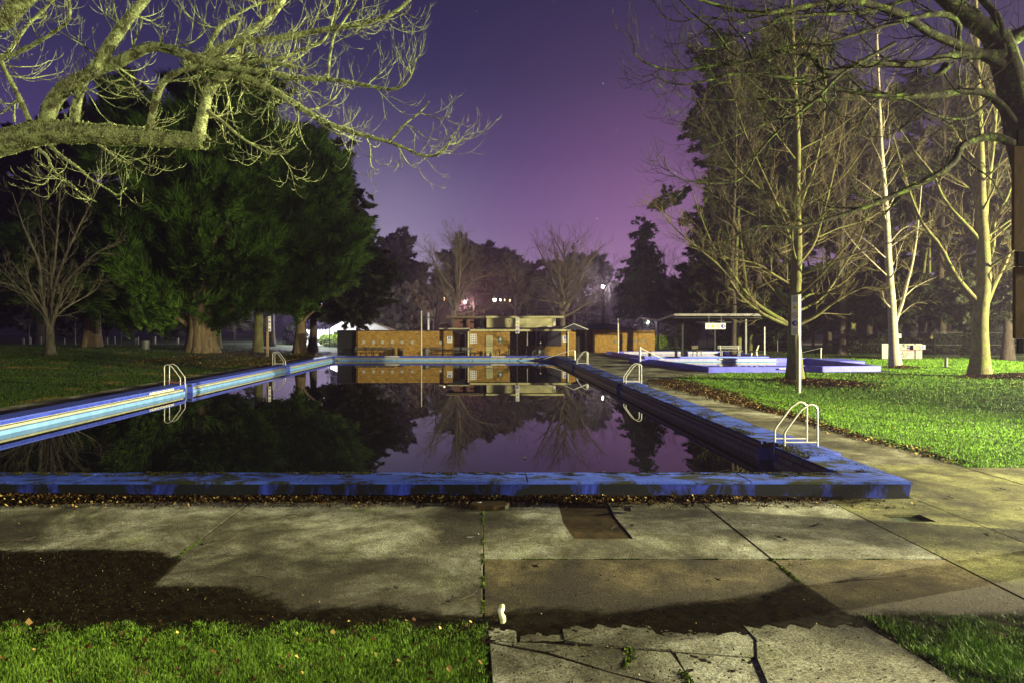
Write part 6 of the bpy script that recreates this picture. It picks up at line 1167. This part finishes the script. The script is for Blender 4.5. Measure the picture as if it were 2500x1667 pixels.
# far evergreens behind the clubhouse
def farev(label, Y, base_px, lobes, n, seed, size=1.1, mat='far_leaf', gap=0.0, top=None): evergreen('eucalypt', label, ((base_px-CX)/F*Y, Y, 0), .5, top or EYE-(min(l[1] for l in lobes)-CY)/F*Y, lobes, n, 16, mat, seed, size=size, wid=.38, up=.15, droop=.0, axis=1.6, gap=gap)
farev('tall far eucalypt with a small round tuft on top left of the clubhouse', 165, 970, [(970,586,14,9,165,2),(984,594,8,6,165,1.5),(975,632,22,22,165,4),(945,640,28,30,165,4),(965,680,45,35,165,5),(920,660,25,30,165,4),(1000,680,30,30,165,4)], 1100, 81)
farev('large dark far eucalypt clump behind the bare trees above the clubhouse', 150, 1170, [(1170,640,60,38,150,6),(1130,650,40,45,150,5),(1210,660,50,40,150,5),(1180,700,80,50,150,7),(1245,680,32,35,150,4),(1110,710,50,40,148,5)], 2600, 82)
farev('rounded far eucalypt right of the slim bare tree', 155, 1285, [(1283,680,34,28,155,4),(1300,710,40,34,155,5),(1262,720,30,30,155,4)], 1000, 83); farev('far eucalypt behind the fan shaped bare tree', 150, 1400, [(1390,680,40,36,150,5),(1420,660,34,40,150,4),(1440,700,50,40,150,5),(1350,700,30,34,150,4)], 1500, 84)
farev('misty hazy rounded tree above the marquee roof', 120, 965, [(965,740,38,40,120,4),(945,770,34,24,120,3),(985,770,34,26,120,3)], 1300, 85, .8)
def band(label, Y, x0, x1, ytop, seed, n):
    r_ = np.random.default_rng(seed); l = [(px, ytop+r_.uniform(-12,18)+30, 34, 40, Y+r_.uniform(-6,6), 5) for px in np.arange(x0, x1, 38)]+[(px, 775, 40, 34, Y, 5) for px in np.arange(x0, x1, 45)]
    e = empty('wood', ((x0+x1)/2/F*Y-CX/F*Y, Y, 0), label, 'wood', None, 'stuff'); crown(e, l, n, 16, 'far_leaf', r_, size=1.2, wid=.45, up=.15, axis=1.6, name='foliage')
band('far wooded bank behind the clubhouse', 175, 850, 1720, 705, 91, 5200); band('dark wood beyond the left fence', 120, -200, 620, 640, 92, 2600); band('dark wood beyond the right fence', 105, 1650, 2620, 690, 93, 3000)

# ================================================================== LAMPS
def lamp(name, loc, label, power, col, size=.15, glow=True, r=.16, aim=None, cone=110):
    x, y_, z = loc; g = float(gz(x, y_)); e = empty(name, (x, y_, g), label, 'street lamp'); zz = z-g
    m = MB(); m.tube([(1.4,.9,-.1),(1.4,.9,zz*.9),(1.2,.8,zz+.35),(0,0,zz+.42)], [.09,.07,.05,.05], 8); m.build('pole', M['dark_metal'], e, True)
    m = MB(); m.lathe([(.05,.42),(.30,.30),(.34,.24),(.30,.24)], (0,0,zz), 16); m.build('lamp_shade', M['dark_metal'], e, True)
    if glow: m = MB(); m.lathe([(r*math.sin(a), -r*math.cos(a)) for a in np.linspace(.05, math.pi-.05, 9)], (0,0,zz), 12); m.build('bulb', M['lamp_glow'], e, True)
    l = bpy.data.lights.new('lamp_light', 'SPOT' if aim else 'POINT'); l.energy = power; l.color = col; l.shadow_soft_size = size; o = bpy.data.objects.new('lamp_light', l); COL.objects.link(o); o.parent = e; o.location = (0, 0, zz-.1 if not glow else zz-r-size-.05)
    if aim: l.spot_size = math.radians(cone); l.spot_blend = .6; o.rotation_euler = (Vector(loc)-Vector(aim)).to_track_quat('Z', 'Y').to_euler()
    return e
lamp('street_lamp', (27, 4.5, 5.6), 'street lamp on the road right of the foreground, outside the frame', LAMP_POWER_NEAR, LAMP_COLOR, .3, glow=False, aim=(2, 9, 1.0), cone=112)
lamp('street_lamp', (3, -14, 4.0), 'low floodlight behind the camera aimed at the left tree, outside the frame', LAMP_POWER_BACK, LAMP_COLOR, .15, glow=False, aim=(-7, 9, 4.6), cone=50)
lamp('street_lamp', (55, 26.5, 8.5), 'street lamp on the road right of the lawn trees, outside the frame', LAMP_POWER_FAR, LAMP_COLOR, .2, glow=False)
lamp('street_lamp', (-23.0, 95.0, 6.3), 'street lamp half hidden by foliage above the picket fence', 14e3, (.92,.92,1.0))
lamp('street_lamp', ((1473-CX)/F*135, 135, 10.9), 'bright far street lamp left of the drooping tree', 8e3, (1,.88,.78), r=.30)
lamp('street_lamp', ((1582-CX)/F*97, 97, 3.9), 'bright white lamp above the changing block roof', 2.5e3, (.95,.95,1), r=.13)
lamp('street_lamp', (33, 104, 6.0), 'lamp hidden among the trees behind the shelter', 8e3, (1,.75,.55), r=.14)
lamp('street_lamp', (62, 112, 9.0), 'lamp glimmering low through the dark trees by the birch', 25e3, (1,.62,.62), r=.2)
lamp('street_lamp', ((1330-CX)/F*150, 150, 13.0), 'far lamp glimmering behind the fan shaped bare tree', 5e3, (.95,.92,1), r=.2)
lamp('street_lamp', (-3, 112, 7.0), 'orange lamp on the road hidden behind the clubhouse', 7e3, (1,.62,.40), r=.15)
# far houses with lit windows in the wood
def house(px, py, Y, w_, h_, wins, label):
    c = at(px, py, Y); z = c.z-2.2; e = empty('house', (c.x, Y, z), label, 'house'); m = MB(); m.box(-w_/2, 0, -3, w_/2, 6, h_); m.build('wall', M['dark_panel'], e); m = MB(); m.add([(-w_/2-.4,-.4,h_+.01),(w_/2+.4,-.4,h_+.01),(w_/2+.4,6.4,h_+.01),(-w_/2-.4,6.4,h_+.01),(-w_/2+2,3,h_+1.6),(w_/2-2,3,h_+1.6)], [(0,1,5,4),(1,2,5),(2,3,4,5),(3,0,4),(0,3,2,1)]); m.build('roof', M['roof_dark'], e)
    for (x, zz, a, b2, mt) in wins: m = MB(); m.box(x-a-.1, -.06, zz-b2-.1, x+a+.1, -.002, zz+b2+.1); f = m.build('window', M['wood_dark'], e); m = MB(); m.box(x-a, -.09, zz-b2, x+a, -.061, zz+b2); m.build('pane', M[mt], f)
house(1225, 733, 143, 8, 3.4, [(-1.5,2.2,.32,.28,'lamp_glow2'),(-.3,2.2,.14,.2,'lamp_glow2'),(.6,2.2,.1,.2,'window_glow'),(1.7,2.1,.12,.2,'window_glow')], 'far hillside house with four lit windows behind the clubhouse')
house(1085, 727, 140, 5, 3.8, [(0,2.0,.15,.4,'window_glow')], 'far house with one orange window left of the tall bare tree')
house(1345, 695, 149, 8, 3.2, [(-.6,1.9,.2,.15,'window_glow'),(.3,1.8,.2,.15,'window_glow'),(1.2,1.7,.2,.15,'window_glow')], 'far house with a row of tiny yellow windows behind the fan tree')
# town haze
HAZE = 0.0009
def haze(den):
    m = bpy.data.materials.new('haze_air'); m.use_nodes = True; nt = m.node_tree; nt.nodes.clear(); o = nt.nodes.new('ShaderNodeOutputMaterial'); v = nt.nodes.new('ShaderNodeVolumePrincipled'); v.inputs['Density'].default_value = den; v.inputs['Color'].default_value = (.78,.60,1,1); v.inputs['Anisotropy'].default_value = .78; nt.links.new(v.outputs[0], o.inputs['Volume'])
    mb = MB(); mb.box(-160, -40, -3, 160, 260, 46); tag(mb.build('haze', m), kind='stuff')
if HAZE > 0: haze(HAZE)
